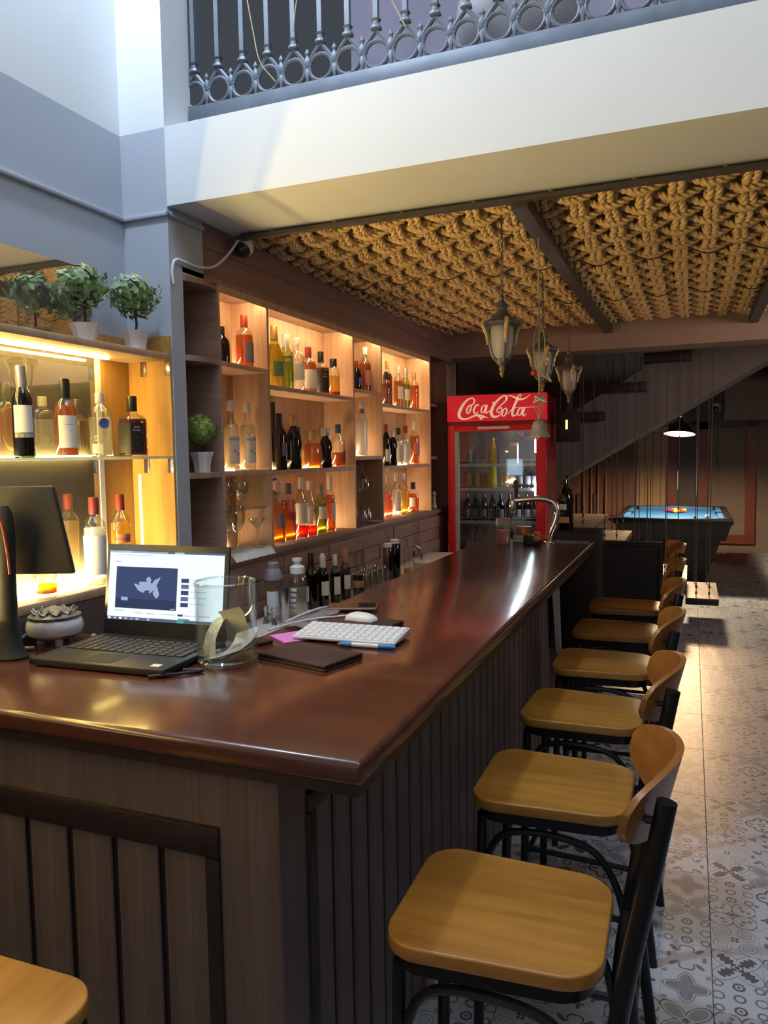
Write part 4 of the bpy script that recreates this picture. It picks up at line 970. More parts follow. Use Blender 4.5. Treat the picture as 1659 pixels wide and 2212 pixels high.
tag(MB().sphere((-1.665,1.775,1.112), .012, 10, 8).tube([(-1.655,1.775,1.108),(-1.60,1.83,1.106)], .003, 6).build('metal_knob', 'burner_grey'), 'tiny metal knob behind the laptop keyboard edge', 'knob')
# ---------------------------------------------------------------- monitor at the left
t = thing('till_monitor', 'dark flat monitor seen from behind before the mirror niche', 'monitor', (-1.765, 1.615, 1.45), rot=(-.06, 0, .38))
MB().add([(-.15,-.014,-.125),(.155,-.014,-.125),(.10,-.014,.125),(-.15,-.014,.125),(-.15,.012,-.125),(.155,.012,-.125),(.10,.012,.125),(-.15,.012,.125)], [(0,1,2,3),(7,6,5,4),(0,4,5,1),(1,5,6,2),(2,6,7,3),(3,7,4,0)]).build('back_shell', 'matte_black', t, bevel=.008)
MB().box(-.14,.0125,-.105,.09,.0140,.105).build('screen', 'screen_blue', t)
t = thing('till_stand', 'dark curved stand rising from the counter at frame edge', 'stand', (-1.765, 1.548, 1.10))
MB().lathe([(.074,0),(.076,.006),(.058,.03),(.045,.10),(.045,.24),(.05,.33),(.045,.40),(.03,.425)], 20, sx=.9, sy=.6).build('column', 'matte_black', t)
MB().tube(smooth_path([(.02,-.035,.425),(.04,-.03,.38),(.047,-.022,.30),(.050,-.02,.24)], 6), .004, 6).build('edge_line', 'frame_red', t)  # orange highlight on the column edge, modelled as a strip
# ---------------------------------------------------------------- office things
def quad_box(pts, z0, z1): return MB().prism(pts, z0, z1)
t = thing('leather_folder', 'dark brown stitched leather bill folder on the counter', 'folder', (-.95, 1.805, 1.10), -.26)
MB().box(-.122,-.078,.0,.122,.078,.007).build('cover', 'leather_brown', t, bevel=.003)
MB().box(-.120,-.074,.007,.12,.078,.010).build('pages', 'matte_black', t)
MB().box(-.122,-.078,.010,.122,.078,.018).build('cover', 'leather_brown', t, bevel=.003)
st = MB()
for k in range(30): st.box(-.116+.008*k,-.0735,.0178,-.112+.008*k,-.0725,.0186)
for k in range(19): st.box(.1165,-.07+.008*k,.0178,.1175,-.066+.008*k,.0186)
o = st.build('stitching', 'chalk_mark', t, smooth=0); o['kind'] = 'stuff'
t = thing('wireless_keyboard', 'thin white wireless keyboard behind the pen', 'keyboard', (-.935, 2.045, 1.1044), .03)
MB().add([(-.162,-.072,.003),(.162,-.072,.003),(.162,.072,.003),(-.162,.072,.003),(-.162,-.072,.011),(.162,-.072,.011),(.162,.072,.024),(-.162,.072,.024)], [(0,3,2,1),(4,5,6,7),(0,1,5,4),(1,2,6,5),(2,3,7,6),(3,0,4,7)]).build('body', 'white_plastic', t, bevel=.002)
MB().box(-.15,.05,0,.15,.068,.006).build('battery_foot', 'white_plastic', t)
wk = MB().box(-.0098,-.0105,0,.0098,.0105,.004).mesh('key', 'white_plastic', bevel=.0012, seg=1)
for r_ in range(5):
    for c_ in range(14):
        y = -.056 + .0275*r_; put('key', wk, t, (-.1475 + .0227*c_, y, .0105 + (y+.072)/.144*.013), rot=(.09,0,0))
t = thing('ballpoint_pen', 'blue and white ballpoint pen lying before the white keyboard', 'pen', (-.848, 1.960, 1.1075), .06)
RX = Matrix.Rotation(PI/2, 4, 'Y')
MB().lathe([(.0068,-.045),(.0068,.035)], 12, M=RX).build('barrel', 'white_plastic', t)
MB().lathe([(.002,-.090),(.004,-.082),(.0072,-.074),(.0072,-.045)], 12, M=RX).build('cap', 'pen_blue', t)
MB().lathe([(.0072,.035),(.0072,.074),(.0035,.082),(.0035,.086)], 12, M=RX).build('grip', 'pen_blue', t)
tm = text_mb('-- ------', .008); tm.v = [(x, -.0035, .0064+0*y) if False else (x, -.0068*math.cos(.5+y/.0068), .0072*math.sin(.5+y/.0068)) for x, y, z in tm.v]; tm.build('lettering', 'ink_dark', t, smooth=0)
t = thing('note_pad', 'pink sticky note pad beside the white keyboard', 'note pad', (-1.110, 2.006, 1.10), -.62)
for k in range(3): MB().box(-.057+.001*k,-.055,.0014*k,.057+.001*k,.055,.0014*k+.0013).build('sheet', 'pink_paper', t)
tag(MB().box(-.132,-.075,0,.132,.075,.013).build('tablet_sleeve', 'leather_brown', None, (-.995,2.225,1.10), -.17, bevel=.004), 'dark leather sleeve lying under the white mouse', 'sleeve')
mo = MB(); vs = []; fs = []
for i in range(17):
    u = -1 + i/8; wd = .029*math.sqrt(max(0, 1-abs(u)**3.2)) + .002; hh = .020*(1-abs(u)**2.6)**.75*(1.0-.12*u) + .004
    for j in range(13):
        a = PI*j/12; vs.append((.058*u, wd*math.cos(a), .002 + hh*math.sin(a)**.7))
for i in range(16):
    for j in range(12): fs.append((i*13+j, (i+1)*13+j, (i+1)*13+j+1, i*13+j+1))
fs.append(tuple(range(13))); fs.append(tuple(16*13+j for j in range(12, -1, -1)))
mo.add(vs, fs).box(-.05,-.024,0,.05,.024,.003)
tag(mo.build('computer_mouse', 'white_plastic', None, (-.985,2.235,1.1132), -.12, smooth=60), 'smooth white computer mouse on the dark sleeve', 'mouse')
t = thing('smartphone', 'gold rimmed phone lying screen up near the inner counter edge', 'phone', (-1.105, 2.43, 1.10), .33)
MB().box(-.088,-.045,.008,.088,.045,.018).build('case', 'phone_gold', t, bevel=.006)
MB().box(-.084,-.041,.0178,.084,.041,.0184).build('screen', 'phone_glass', t); MB().box(-.07,-.03,0,.07,.03,.008).build('pad', 'leather_brown', t)
sh_ = MB(); vs = []; fs = []
for i in range(15):
    for j in range(9):
        vs.append((-1.215+.016*j*(1-.02*i), 2.10+.020*i, 1.106+.007*abs(math.sin(i*.9+j*1.1))+.004*math.sin(j*2.3)))
for i in range(14):
    for j in range(8): fs.append((i*9+j, (i+1)*9+j, (i+1)*9+j+1, i*9+j+1))
tag(sh_.add(vs, fs).build('plastic_sheet', 'label_grey', None), 'crumpled grey plastic sleeve at the inner counter edge', 'sheet')
tag(MB().box(-.03,-.05,0,.035,.05,.010).build('card_tray', 'black_plastic', None, (-1.185,1.895,1.10), -.5, bevel=.003), 'small black tray beside the jar and pink pad', 'tray')
tag(MB().tube(smooth_path([(-1.02,2.30,1.118),(-1.08,2.245,1.117),(-1.14,2.19,1.116),(-1.185,2.12,1.112),(-1.205,2.02,1.112)], 8), .0032, 7).build('charger_cable', 'cable_white'), 'white cable running from under the sleeve to the tray', 'cable')
tag(MB().tube(smooth_path([(-1.19,2.40,1.113),(-1.195,2.33,1.118),(-1.205,2.24,1.116),(-1.212,2.14,1.112)], 8), .0036, 7).build('charger_cable', 'cable_white'), 'white charging cable plugged into the phone', 'cable')
# ---------------------------------------------------------------- far end of the counter
t = thing('beer_tap', 'arched chrome beer tap with black handle at the counter end', 'beer tap', (-.79, 4.60, 1.10))
MB().lathe([(.05,0),(.05,.008),(.03,.014)], 18).build('base_plate', 'chrome', t)
MB().tube(smooth_path([(0,0,.01),(.012,0,.06),(.040,0,.13),(.052,0,.19),(.030,0,.245),(-.03,0,.265),(-.12,0,.262),(-.20,0,.255)], 8), [.020]*57, 14).build('arch', 'chrome', t)
MB().lathe([(.012,-.06),(.018,-.04),(.022,0),(.018,.02)], 14, M=Matrix.Translation((-.215,0,.235))).build('spout', 'chrome', t)
MB().lathe([(.010,0),(.013,.02),(.015,.10),(.011,.115)], 12, M=Matrix.Translation((-.195,0,.265))).build('handle', 'cap_black', t)
t = thing('snack_jar', 'tall jar with frosted lid and reddish contents at counter end', 'jar', (-1.035, 4.48, 1.10))
MB().lathe([(.040,0),(.042,.005),(.042,.115)], 20).build('jar', 'glass_clear', t); MB().lathe([(.038,.006),(.039,.085)], 18).build('contents', 'label_pink', t); MB().lathe([(.045,.115),(.045,.155),(.04,.158)], 20).build('lid', 'cap_grey', t)
t = thing('snack_jar', 'low clear jar holding orange snacks on white boxes', 'jar', (-.945, 4.63, 1.145))
MB().lathe([(.046,0),(.05,.005),(.05,.075)], 20).build('jar', 'glass_clear', t); MB().lathe([(.045,.005),(.046,.05)], 18).build('contents', 'orange_candy', t)
tag(MB().box(-.06,-.04,0,.06,.04,.021).box(-.058,-.038,.023,.06,.04,.044).build('napkin_stack', 'white_cloth', None, (-.945,4.63,1.10), 0, bevel=.002), 'white napkin stack under the orange snack jar', 'napkins')
cb = MB()
for _ in range(16): cb.sphere((random.uniform(-.04,.04), random.uniform(-.03,.03), random.uniform(.015,.07)), random.uniform(.013,.02), 8, 6)
o = tag(cb.build('candy_bag', 'orange_candy', None, (-.80,4.50,1.10)), 'orange crinkled bag of sweets at the beer tap foot', 'bag'); 
tag(MB().box(-.05,-.03,0,.05,.03,.05).build('drip_box', 'matte_black', None, (-.87,4.52,1.10), 0, bevel=.004), 'small black box between napkins and sweets', 'box')
tag(MB().box(-.15,-.07,0,.10,.07,.004).build('drip_mat', 'label_grey', None, (-.66,4.66,1.10), 0), 'dull grey mat on the counter beside the tap', 'mat')
tag(MB().box(-.14,-.17,0,.14,.17,1.14).build('side_cabinet', 'matte_black', None, (-.67,5.03,0), 0, bevel=.006), 'black cabinet just past the end of the counter', 'cabinet')
t = thing('display_bottle', 'oversized dark bottle with two small labels on black cabinet', 'bottle', (-.755, 5.0, 1.14))
MB().lathe([(.052,0),(.056,.01),(.056,.20),(.045,.25),(.022,.285),(.020,.35)], 20).build('glass', 'glass_black', t); MB().lathe([(.050,.01),(.050,.2)], 16).build('liquid', 'liq_dark', t)
MB().lathe([(.0567,.05),(.0567,.09)], 12, caps=False, a0=-2.4, a1=-.9).build('label', 'label_pink', t); MB().lathe([(.0567,.135),(.0567,.17)], 12, caps=False, a0=-2.4, a1=-1.2).build('label', 'label_white', t)
t = thing('chalk_sign', 'large black chalk menu board standing past the stools', 'sign', (-.44, 5.42, 0))
MB().box(-.26,-.015,.04,.26,.015,1.02).build('board', 'chalk_black', t); MB().box(-.275,-.02,0,-.25,.02,1.03).build('side_post', 'matte_black', t); MB().box(.25,-.02,0,.275,.02,1.03).build('side_post', 'matte_black', t); MB().box(-.25,-.02,1.0,.25,.02,1.03).build('top_bar', 'matte_black', t)
for x, z, s_, tx in ((-.12,.84,.06,'~~~'),(.14,.80,.05,'~~~'),(-.10,.66,.07,'~-~~'),(-.10,.52,.08,'~~-~'),(.14,.52,.06,'-~~'),(-.06,.36,.07,'~~')):
    tm = text_mb(tx, s_); tm.v = [(x+a, -.0165, z+b) for a, b, c in tm.v]; tm.build('chalk_writing', 'chalk_mark', t, smooth=0)
# under-counter bag hanging on a hook near the far end
vs = []; fs = []
for i in range(9):
    for j in range(7):
        vs.append((-.715+.03*math.sin(j*.9)+.012*(i/8), 4.25+.045*j-.004*i*(j-3), .98-.06*i - .012*math.sin(j*1.4)))
for i in range(8):
    for j in range(6): fs.append((i*7+j, (i+1)*7+j, (i+1)*7+j+1, i*7+j+1))
tag(MB().add(vs, fs).build('hanging_bag', 'cap_grey'), 'limp grey bag hanging on the counter front near its end', 'bag')

# ---------------------------------------------------------------- drinks cooler
FX0, FX1, FY = -1.772, -1.015, 5.80
t = thing('drinks_cooler', 'tall red glass-door drinks cooler at the end of the shelving', 'cooler', ((FX0+FX1)/2, FY, 0), .042)
hx = (FX1-FX0)/2
MB().box(-hx,.05,.05,-hx+.03,.62,2.08).box(hx-.03,.05,.05,hx,.62,2.08).box(-hx,.59,.05,hx,.62,2.08).box(-hx,.05,.05,hx,.62,.30).box(-hx,.05,1.86,hx,.62,2.08).build('cabinet', 'red_dark', t)
MB().box(-hx+.03,.56,.30,hx-.03,.59,1.86).build('inner_back', 'fridge_inner', t)
MB().box(-hx-.004,-.03,1.889,hx+.004,.05,2.092).build('header_panel', 'red_sign_glow', t, bevel=.006)
MB().box(-hx,-.005,1.858,hx,.05,1.889).build('header_gap', 'red_dark', t)
MB().box(-hx,-.02,.12,hx,.05,.30).build('kick_panel', 'red_dark', t)
door = MB().box(-hx,-.03,.30,-hx+.058,.045,1.855).box(hx-.072,-.03,.30,hx,.045,1.855).box(-hx+.058,-.03,1.812,hx-.072,.045,1.855).box(-hx+.058,-.03,.30,hx-.072,.045,.37).build('door_frame', 'red_paint', t, bevel=.004)
MB().box(-hx+.058,-.028,.37,-hx+.078,.04,1.812).build('inner_gasket', 'fridge_grey', door)
MB().box(-hx+.058,.0,.37,hx-.072,.008,1.812).build('pane', 'glass_door', door)
MB().box(-.14,-.0325,1.826,.05,-.0305,1.848).box(.052,-.0325,1.826,.105,-.0305,1.848).build('sticker_strip', 'logo_cream', door)
ribbon([(.17,1.79),(.185,1.80),(.20,1.795),(.20,1.78),(.185,1.775),(.175,1.785),(.205,1.765),(.25,1.74),(.30,1.735)], [.005]*9).build('swirl_print', 'logo_cream', door, (0,-.002,0))
for z in (1.55, 1.36, 1.10, .84, .58):
    m_ = MB().box(-hx+.05,.06,z-.012,hx-.08,.075,z+.010)
    for k in range(14): m_.box(-hx+.06+.044*k,.075,z-.004,-hx+.064+.044*k,.55,z)
    for k in range(3):
        x0 = -hx+.065+.21*k; m_.tube([(x0,.06,z+.01),(x0,.055,z+.035),(x0+.19,.055,z+.035),(x0+.19,.06,z+.01)], .003, 5)
    m_.build('wire_shelf', 'cap_silver', t)
MB().box(hx-.092,.05,1.64,hx-.076,.062,1.745).build('led_tube', 'led_white', t); MB().box(hx-.094,.05,1.285,hx-.074,.062,1.41).build('led_tube', 'led_white', t)
# logo, drawn as brush strokes: u, v in panel units taken along the header
def U(u): return -hx + (u-215)/1050*(2*hx)
def V(v): return 2.092 - (v-160)/300*.205
def stroke(pts, wd): ribbon([(U(a), V(b)) for a, b in pts], [x*.00072 for x in wd], .0015).build('logo_stroke', 'cream_sign_glow', t, (0,-.0302,0))
stroke([(462,282),(500,262),(515,225),(492,196),(450,206),(405,246),(368,305),(346,362),(350,402),(385,425),(440,424),(500,398),(545,388),(600,398),(662,424)], [10,14,16,14,18,26,32,34,30,20,16,18,22,16,4])
stroke([(545,392),(575,415),(586,428),(606,412),(640,410)], [10,20,24,18,6])
def ring_(cx, cy, rx, ry, sl, w1, w2):
    pts = []; ws = []
    for k in range(15):
        a = 2*PI*k/14 + .5; pts.append((cx + rx*math.cos(a) - sl*ry*math.sin(a), cy + ry*math.sin(a))); ws.append(w1 + (w2-w1)*abs(math.cos(a)))
    stroke(pts, ws)
ring_(452, 320, 20, 48, .28, 7, 18)
stroke([(560,285),(548,270),(526,285),(508,325),(510,358),(528,368),(556,352)], [16,14,18,20,18,14,8])
ring_(612, 322, 22, 44, .28, 7, 18)
stroke([(652,275),(640,320),(634,355),(648,366),(690,335)], [16,20,20,14,8])
stroke([(706,258),(728,254)], [14,14])
stroke([(776,330),(802,312),(806,352),(770,366),(756,335),(800,285),(850,240),(862,200),(832,184),(785,212),(738,262),(706,320),(696,372),(715,408),(755,412),(800,385)], [8,12,14,12,10,12,16,18,16,20,26,32,34,28,20,10])
stroke([(868,236),(850,218),(862,192),(900,186),(945,205),(990,226),(1035,226),(1075,205),(1112,176)], [8,9,10,12,20,22,18,10,3])
ring_(836, 365, 22, 44, .28, 7, 18)
stroke([(868,388),(915,335),(968,262),(1004,205),(1012,181),(998,178),(976,205),(946,285),(922,352),(922,400),(944,406),(972,380)], [5,7,7,7,8,10,16,24,26,22,14,8])
ring_(1000, 365, 22, 42, .28, 7, 18)
stroke([(1052,315),(1036,360),(1028,395),(1042,410),(1070,388)], [16,20,20,14,6])
stroke([(930,322),(1010,318),(1090,318),(1180,316)], [5,6,6,3])
# contents of the cooler
cbm = [MB().lathe([(.029,0),(.031,.005),(.031,.12),(.024,.15),(.012,.175),(.012,.205)], 14).mesh('glass', m) for m in ('glass_black','glass_grey')]
lbm = MB().lathe([(.0316,.03),(.0316,.09)], 10, caps=False, a0=-2.6, a1=-.5).mesh('label', 'label_grey')
def cool(x, y, z, k, lb, grp):
    o = thing('cooler_bottle', lb, 'bottle', (x, y, z), 0, grp); put('glass', cbm[k], o); put('label', lbm, o)
for k in range(9): cool(-1.66 + .068*k, 5.92 + .01*(k % 2), 1.111, 0, f'dark drink bottle on the third cooler shelf, {ORD[k]} from the door hinge', 'dark bottles on the third cooler shelf')
for k in range(8): cool(-1.66 + .07*k, 5.93, .851, 0 if k % 3 else 1, f'dark drink bottle on the fourth cooler shelf, {ORD[k]} from the door hinge', 'dark bottles on the fourth cooler shelf')
can = MB().lathe([(.026,0),(.031,.006),(.031,.108),(.026,.118)], 14).mesh('can', 'label_pink'); can2 = MB().lathe([(.026,0),(.031,.006),(.031,.108),(.026,.118)], 14).mesh('can', 'ink_gold')
for k in range(5):
    if k != 3: single('drink_can', can2 if k < 2 else can, f'{("golden","golden","pink","","pink")[k]} drink can on the second cooler shelf, {ORD[k]} from the hinge side', 'can', (-1.65+.075*k, 5.93, 1.371), 'cans on the second cooler shelf')
for k in range(4): cool(-1.30 + .06*k, 5.94, 1.371, 1, f'grey drink bottle on the second cooler shelf, {ORD[k]} past the yellow bottle', 'bottles on the second cooler shelf')
for k in range(4): single('juice_glass', tum, f'clear upturned glass on the top cooler shelf, {ORD[k]} from the hinge side', 'glass', (-1.65+.07*k, 5.95, 1.561+.115), 'glasses on the top cooler shelf', (PI,0,0))
single('yellow_bottle', MB().lathe([(.028,0),(.03,.005),(.03,.12),(.018,.155),(.014,.16),(.014,.20)], 14).mesh('bottle', 'yellow_item'), 'bright yellow bottle on the top cooler shelf', 'bottle', (-1.445, 5.90, 1.561))
single('yellow_bottle', MB().lathe([(.031,0),(.034,.005),(.03,.15),(.026,.17)], 14).mesh('bottle', 'yellow_item'), 'bright yellow bottle on the second cooler shelf', 'bottle', (-1.447, 5.90, 1.371))
single('milk_carton', MB().box(-.032,-.03,0,.032,.03,.13).add([(-.032,-.03,.13),(.032,-.03,.13),(.032,.03,.13),(-.032,.03,.13),(-.032,0,.16),(.032,0,.16)], [(0,1,5,4),(2,3,4,5),(0,4,3),(1,2,5)]).mesh('carton', 'white_plastic'), 'white carton on the top cooler shelf', 'carton', (-1.28, 5.90, 1.561))
# ---------------------------------------------------------------- hanging lanterns
def lantern(label, loc, top, ztop=.345, sc_=1.0):
    """loc: bottom finial tip; top: ceiling height"""
    t = thing('hanging_lantern', label, 'lantern', loc, 0, 'lanterns hanging over the counter')
    H = top - loc[2]
    MB().lathe([(.006,.335),(.012,.325),(.010,.315),(.022,.30),(.030,.288),(.020,.28),(.024,.265),(.036,.25),(.060,.235),(.080,.222),(.082,.214),(.062,.208)], 22).build('roof', 'lamp_metal', t)
    MB().lathe([(.044,.208),(.048,.19),(.047,.15),(.039,.10),(.026,.078)], 20).build('glass_shade', 'lamp_glass', t)
    MB().lathe([(.012,.20),(.020,.17),(.022,.145),(.014,.125),(.008,.12)], 14).build('bulb', 'frost_body', t)
    MB().lathe([(.006,.045),(.018,.055),(.026,.075),(.022,.082)], 16).build('cup', 'lamp_metal', t)
    MB().lathe([(.001,0),(.005,.008),(.010,.018),(.006,.026),(.013,.036),(.009,.046),(.006,.05)], 12).build('finial', 'lamp_gold', t)
    for k in range(4):
        a = PI/2*k + .5; M = Matrix.Rotation(a, 4, 'Z')
        MB().tube(smooth_path([(.052,0,.212),(.054,0,.19),(.053,0,.15),(.046,0,.11),(.034,0,.08),(.020,0,.065)], 5), .0055, 6, M=M).build('arm', 'lamp_metal', t)
        MB().tube(smooth_path([(.070,0,.235),(.080,0,.222),(.072,0,.20),(.062,0,.17),(.060,0,.135)], 5), [.005]+[.010]*12+[.0085]*5+[.005]*3, 8, M=M).build('scroll', 'lamp_gold', t)
    ch = MB(); z = .335; k = 0
    while z < H:
        ca, sa = (1, 0) if k % 2 else (0, 1)
        ch.tube([(.0055*math.cos(b)*ca, .0055*math.cos(b)*sa, z + .011 + .012*math.sin(b)) for b in np.linspace(0, 2*PI, 9)[:-1]], .0017, 5, True); z += .019; k += 1
    ch.tube([(.004,.003,.33),(.006,-.003,.33+(H-.33)/2),(.0,.003,H)], .002, 5)
    ch.build('chain', 'chain_metal', t)
lantern('nearest and largest looking of the three hanging lanterns', (-.732, 3.15, 1.957), 2.60)
lantern('middle hanging lantern half hidden by the cord loop', (-.732, 4.08, 1.960), 2.60)
lantern('farthest of the three lanterns, hanging before the stairs', (-.742, 5.08, 1.960), 2.60)
t = thing('brass_bell', 'small dull bell hanging on a tan cord over the counter', 'bell', (-.605, 3.30, 1.71))
MB().lathe([(.046,0),(.047,.006),(.040,.016),(.034,.03),(.031,.05),(.026,.066),(.014,.076),(.006,.08),(.006,.095)], 22).build('bell_body', 'bell_metal', t)
MB().lathe([(.006,-.008),(.008,0),(.003,.012)], 10).build('clapper', 'lamp_metal', t)
MB().tube([(0,0,.09),(.001,0,.16),(-.002,0,.30),(0,0,.50),(-.004,0,.84)], .0035, 6).build('cord', 'cord_tan', t)
MB().tube(smooth_path([(0,0,.50),(-.022,.0,.42),(-.02,0,.34),(.0,0,.28),(.02,0,.34),(.022,0,.42),(0,0,.50)], 7), .0036, 6).build('loop', 'cord_tan', t)
MB().tube(smooth_path([(0,0,.29),(.02,.004,.26),(.05,0,.235),(.03,-.004,.27)], 6), .0034, 6).build('tail', 'cord_tan', t)
MB().sphere((-.022,-.004,.275), .014, 12, 8).build('red_bauble', 'label_red', t)
tsl = MB()
for k in range(12): tsl.tube([(0,0,.17),(.02*math.cos(k),.02*math.sin(k),.165+.01*math.sin(k*2)),(.03*math.cos(k*1.7),.02*math.sin(k),.15)], .004, 5)
tsl.build('tassel', 'white_cloth', t)
MB().tube(smooth_path([(0,0,.16),(-.018,0,.14),(-.012,0,.11),(0,0,.095),(.014,0,.115),(.016,0,.14),(0,0,.16)], 6), .003, 6).build('ribbon', 'label_pink', t)
t = thing('wall_speaker', 'dark boxy unit with an amber glowing slot beside the cooler', 'speaker', (-.90, 6.12, 1.72))  # hung black speaker box with a small amber lamp
MB().box(-.08,-.06,0,.09,.06,.24).build('casing', 'matte_black', t, bevel=.006); MB().box(-.008,-.0625,.10,.008,-.059,.17).build('glow_slot', 'amber_led_small', t); MB().box(-.015,.06,.1,.015,.09,.75).build('bracket', 'dark_bar', t)

# ---------------------------------------------------------------- bar stools
def rrect(a, b, r, n=8):
    pts = []
    for cx, cy, s0 in ((a-r,b-r,0),(-a+r,b-r,PI/2),(-a+r,-b+r,PI),(a-r,-b+r,3*PI/2)):
        for k in range(n+1): t_ = s0 + PI/2*k/n; pts.append((cx + r*math.cos(t_), cy + r*math.sin(t_)))
    return pts
def make_stool(label, loc, rz):
    t = thing('bar_stool', label, 'stool', loc, rz, 'bar stools')
    pl = [(x, y*(1 + .06*(-x/.2))) for x, y in rrect(.198, .178, .075)]
    build_sel(MB().prism(pl, .733, .762), 'seat', 'seat_wood', t, lambda m: m.z > .75 or m.z < .735, .0045, 3)
    MB().prism([(x*.93, y*.93) for x, y in pl], .703, .733).build('seat_rim', 'black_metal', t)
    # curved plywood backrest
    vs, fs = [], []; nu = 24; nv = 6
    for side in (0, 1):
        for i in range(nu+1):
            s_ = -1 + 2*i/nu; hh = .016 + .050*(max(0, 1-abs(s_)**2.6))**.5
            x = .308 - .070*abs(s_)**1.9 - (.013 if side else 0)
            for j in range(nv+1):
                q = -1 + 2*j/nv
                vs.append((x + .02*q*hh/.08, .190*s_, 1.055 + hh*q))
    o_ = (nu+1)*(nv+1)
    for i in range(nu):
        for j in range(nv):
            a = i*(nv+1)+j; fs.append((a, a+1, a+nv+2, a+nv+1)); fs.append((o_+a, o_+a+nv+1, o_+a+nv+2, o_+a+1))
    for i in range(nu):
        for j in (0, nv):
            a = i*(nv+1)+j; fs.append((a, a+nv+1, o_+a+nv+1, o_+a))
    for j in range(nv):
        for i in (0, nu):
            a = i*(nv+1)+j; fs.append((a, a+1, o_+a+1, o_+a))
    MB().add(vs, fs).build('backrest', 'back_wood', t, smooth=50)
    for sg in (-1, 1):
        MB().tube(smooth_path([(-.165,.150*sg,.712),(-.172,.155*sg,.40),(-.178,.162*sg,0)], 5), .0135, 10).build('leg', 'black_metal', t)
        pts = smooth_path([(.297,.152*sg,1.085),(.272,.158*sg,.95),(.228,.165*sg,.72),(.205,.168*sg,.50),(.213,.172*sg,.26),(.243,.178*sg,0)], 5)
        MB().tube(pts, .0165, 12).build('leg', 'black_metal', t)
        MB().tube(smooth_path([(-.170,.156*sg,.38),(-.160,.156*sg,.55),(-.125,.157*sg,.65),(-.06,.158*sg,.682),(.06,.16*sg,.682),(.135,.163*sg,.65),(.185,.166*sg,.55),(.205,.168*sg,.40)], 6), .0095, 8).build('side_arch', 'black_metal', t)
        MB().tube([(-.175,.158*sg,.30),(.212,.171*sg,.30)], .0095, 8).build('stretcher', 'black_metal', t)
        MB().lathe([(.007,-.012),(.007,.016)], 8, M=Matrix.Translation((.275,.150*sg,1.05)) @ Matrix.Rotation(PI/2, 4, 'Y')).build('bolt', 'black_metal', t)
    MB().tube([(-.174,-.157,.26),(-.174,.157,.26)], .0095, 8).build('foot_rail', 'black_metal', t)
    MB().tube([(.213,-.171,.24),(.213,.171,.24)], .0095, 8).build('stretcher', 'black_metal', t)
    MB().tube([(.222,-.165,.70),(.222,.165,.70)], .0095, 8).build('back_brace', 'black_metal', t)
    return t
s0 = make_stool('bar stool nearest the camera along the long counter side', (-.328, 1.415, 0), .02)
names = ['second bar stool from the near counter corner', 'third bar stool from the near counter corner', 'fourth bar stool, its dim seat before the chalk board', 'fifth bar stool, mostly hidden behind nearer backrests', 'last bar stool at the far end of the counter']
for k, (y, lb) in enumerate(zip((2.03, 2.66, 3.29, 3.93, 4.56), names)):
    copy_tree(s0, (-.328 - .003*k, y, 0), (.0, -.03, .02, -.02, .04)[k], lb)
copy_tree(s0, (-1.085, .757, 0), -PI/2 + .02, 'bar stool before the short counter side with only a seat corner in view')

# ---------------------------------------------------------------- stairs hung on chains
t = thing('hanging_staircase', 'open staircase with grey flight above and chain hung lower treads', 'staircase', (0, 7.4, 0))
oy = 7.4
sl_ = MB(); x0, z0, x1, z1 = -1.30, 1.31, 1.6, 3.0
def zz(x): return 1.349 + .584*(x + 1.228)
vs = [(x0, .30, zz(x0)), (2.2, .30, zz(2.2)), (2.2, .30, zz(2.2)+.60), (x0, .30, zz(x0)+.60)]
sl_.add(vs + [(x, 1.25, z) for x, y, z in vs], [(0,1,2,3),(7,6,5,4),(0,4,5,1),(1,5,6,2),(2,6,7,3),(3,7,4,0)]).build('flight_slab', 'stair_grey', t)
for k in range(4):
    xa = -1.19 + .385*k; zt = 2.02 + .262*k
    if zt > 2.7: break
    MB().box(xa, .14, zt-.085, xa+.41, .31, zt).build('tread', 'tread_dark', t, bevel=.004)
low_t = [(.03,.31,.30),(-.24,.04,.47),(-.51,-.23,.64),(-.78,-.50,.81)]
for xa, xb, z in low_t:
    MB().box(xa-.06, 0, z-.062, xb-.06, .92, z-.006).build('tread', 'tread_dark', t, bevel=.003); MB().box(xa-.06, 0, z-.006, xb-.06, .92, z).build('tread_top', 'tread_wood', t)
MB().box(-1.15, -.55, .92, -.80, .92, .975).build('landing', 'tread_dark', t); MB().box(-1.15, -.55, .975, -.80, .92, .98).build('tread_top', 'tread_wood', t)
cm = {}
def chain(x, y, z0, z1):
    c = MB(); c.tube([(0,0,0),(0,0,z1-z0)], .0042, 5)
    for k in range(7): c.tube([((.008 if k % 2 else 0)*math.cos(b), (0 if k % 2 else .008)*math.cos(b), .01 + .030*k + .015*math.sin(b)) for b in np.linspace(0, 2*PI, 9)[:-1]], .003, 5, True)
    c.build('chain', 'chain_metal', t, (x, y, z0))
for xa, xb, z in low_t:
    for x in (xa+.03, xa+.14):
        chain(x, .05, z, min(2.75, zz(x)+.5)); chain(x-.01, .87, z, 2.60)
for x in (-1.08,-.98,-.88): chain(x, -.5, .98, 2.75)
for x in np.arange(-1.12, -.05, .125): chain(x, .17, 2.02 + .262*int((x+1.19)/.385), 2.75)

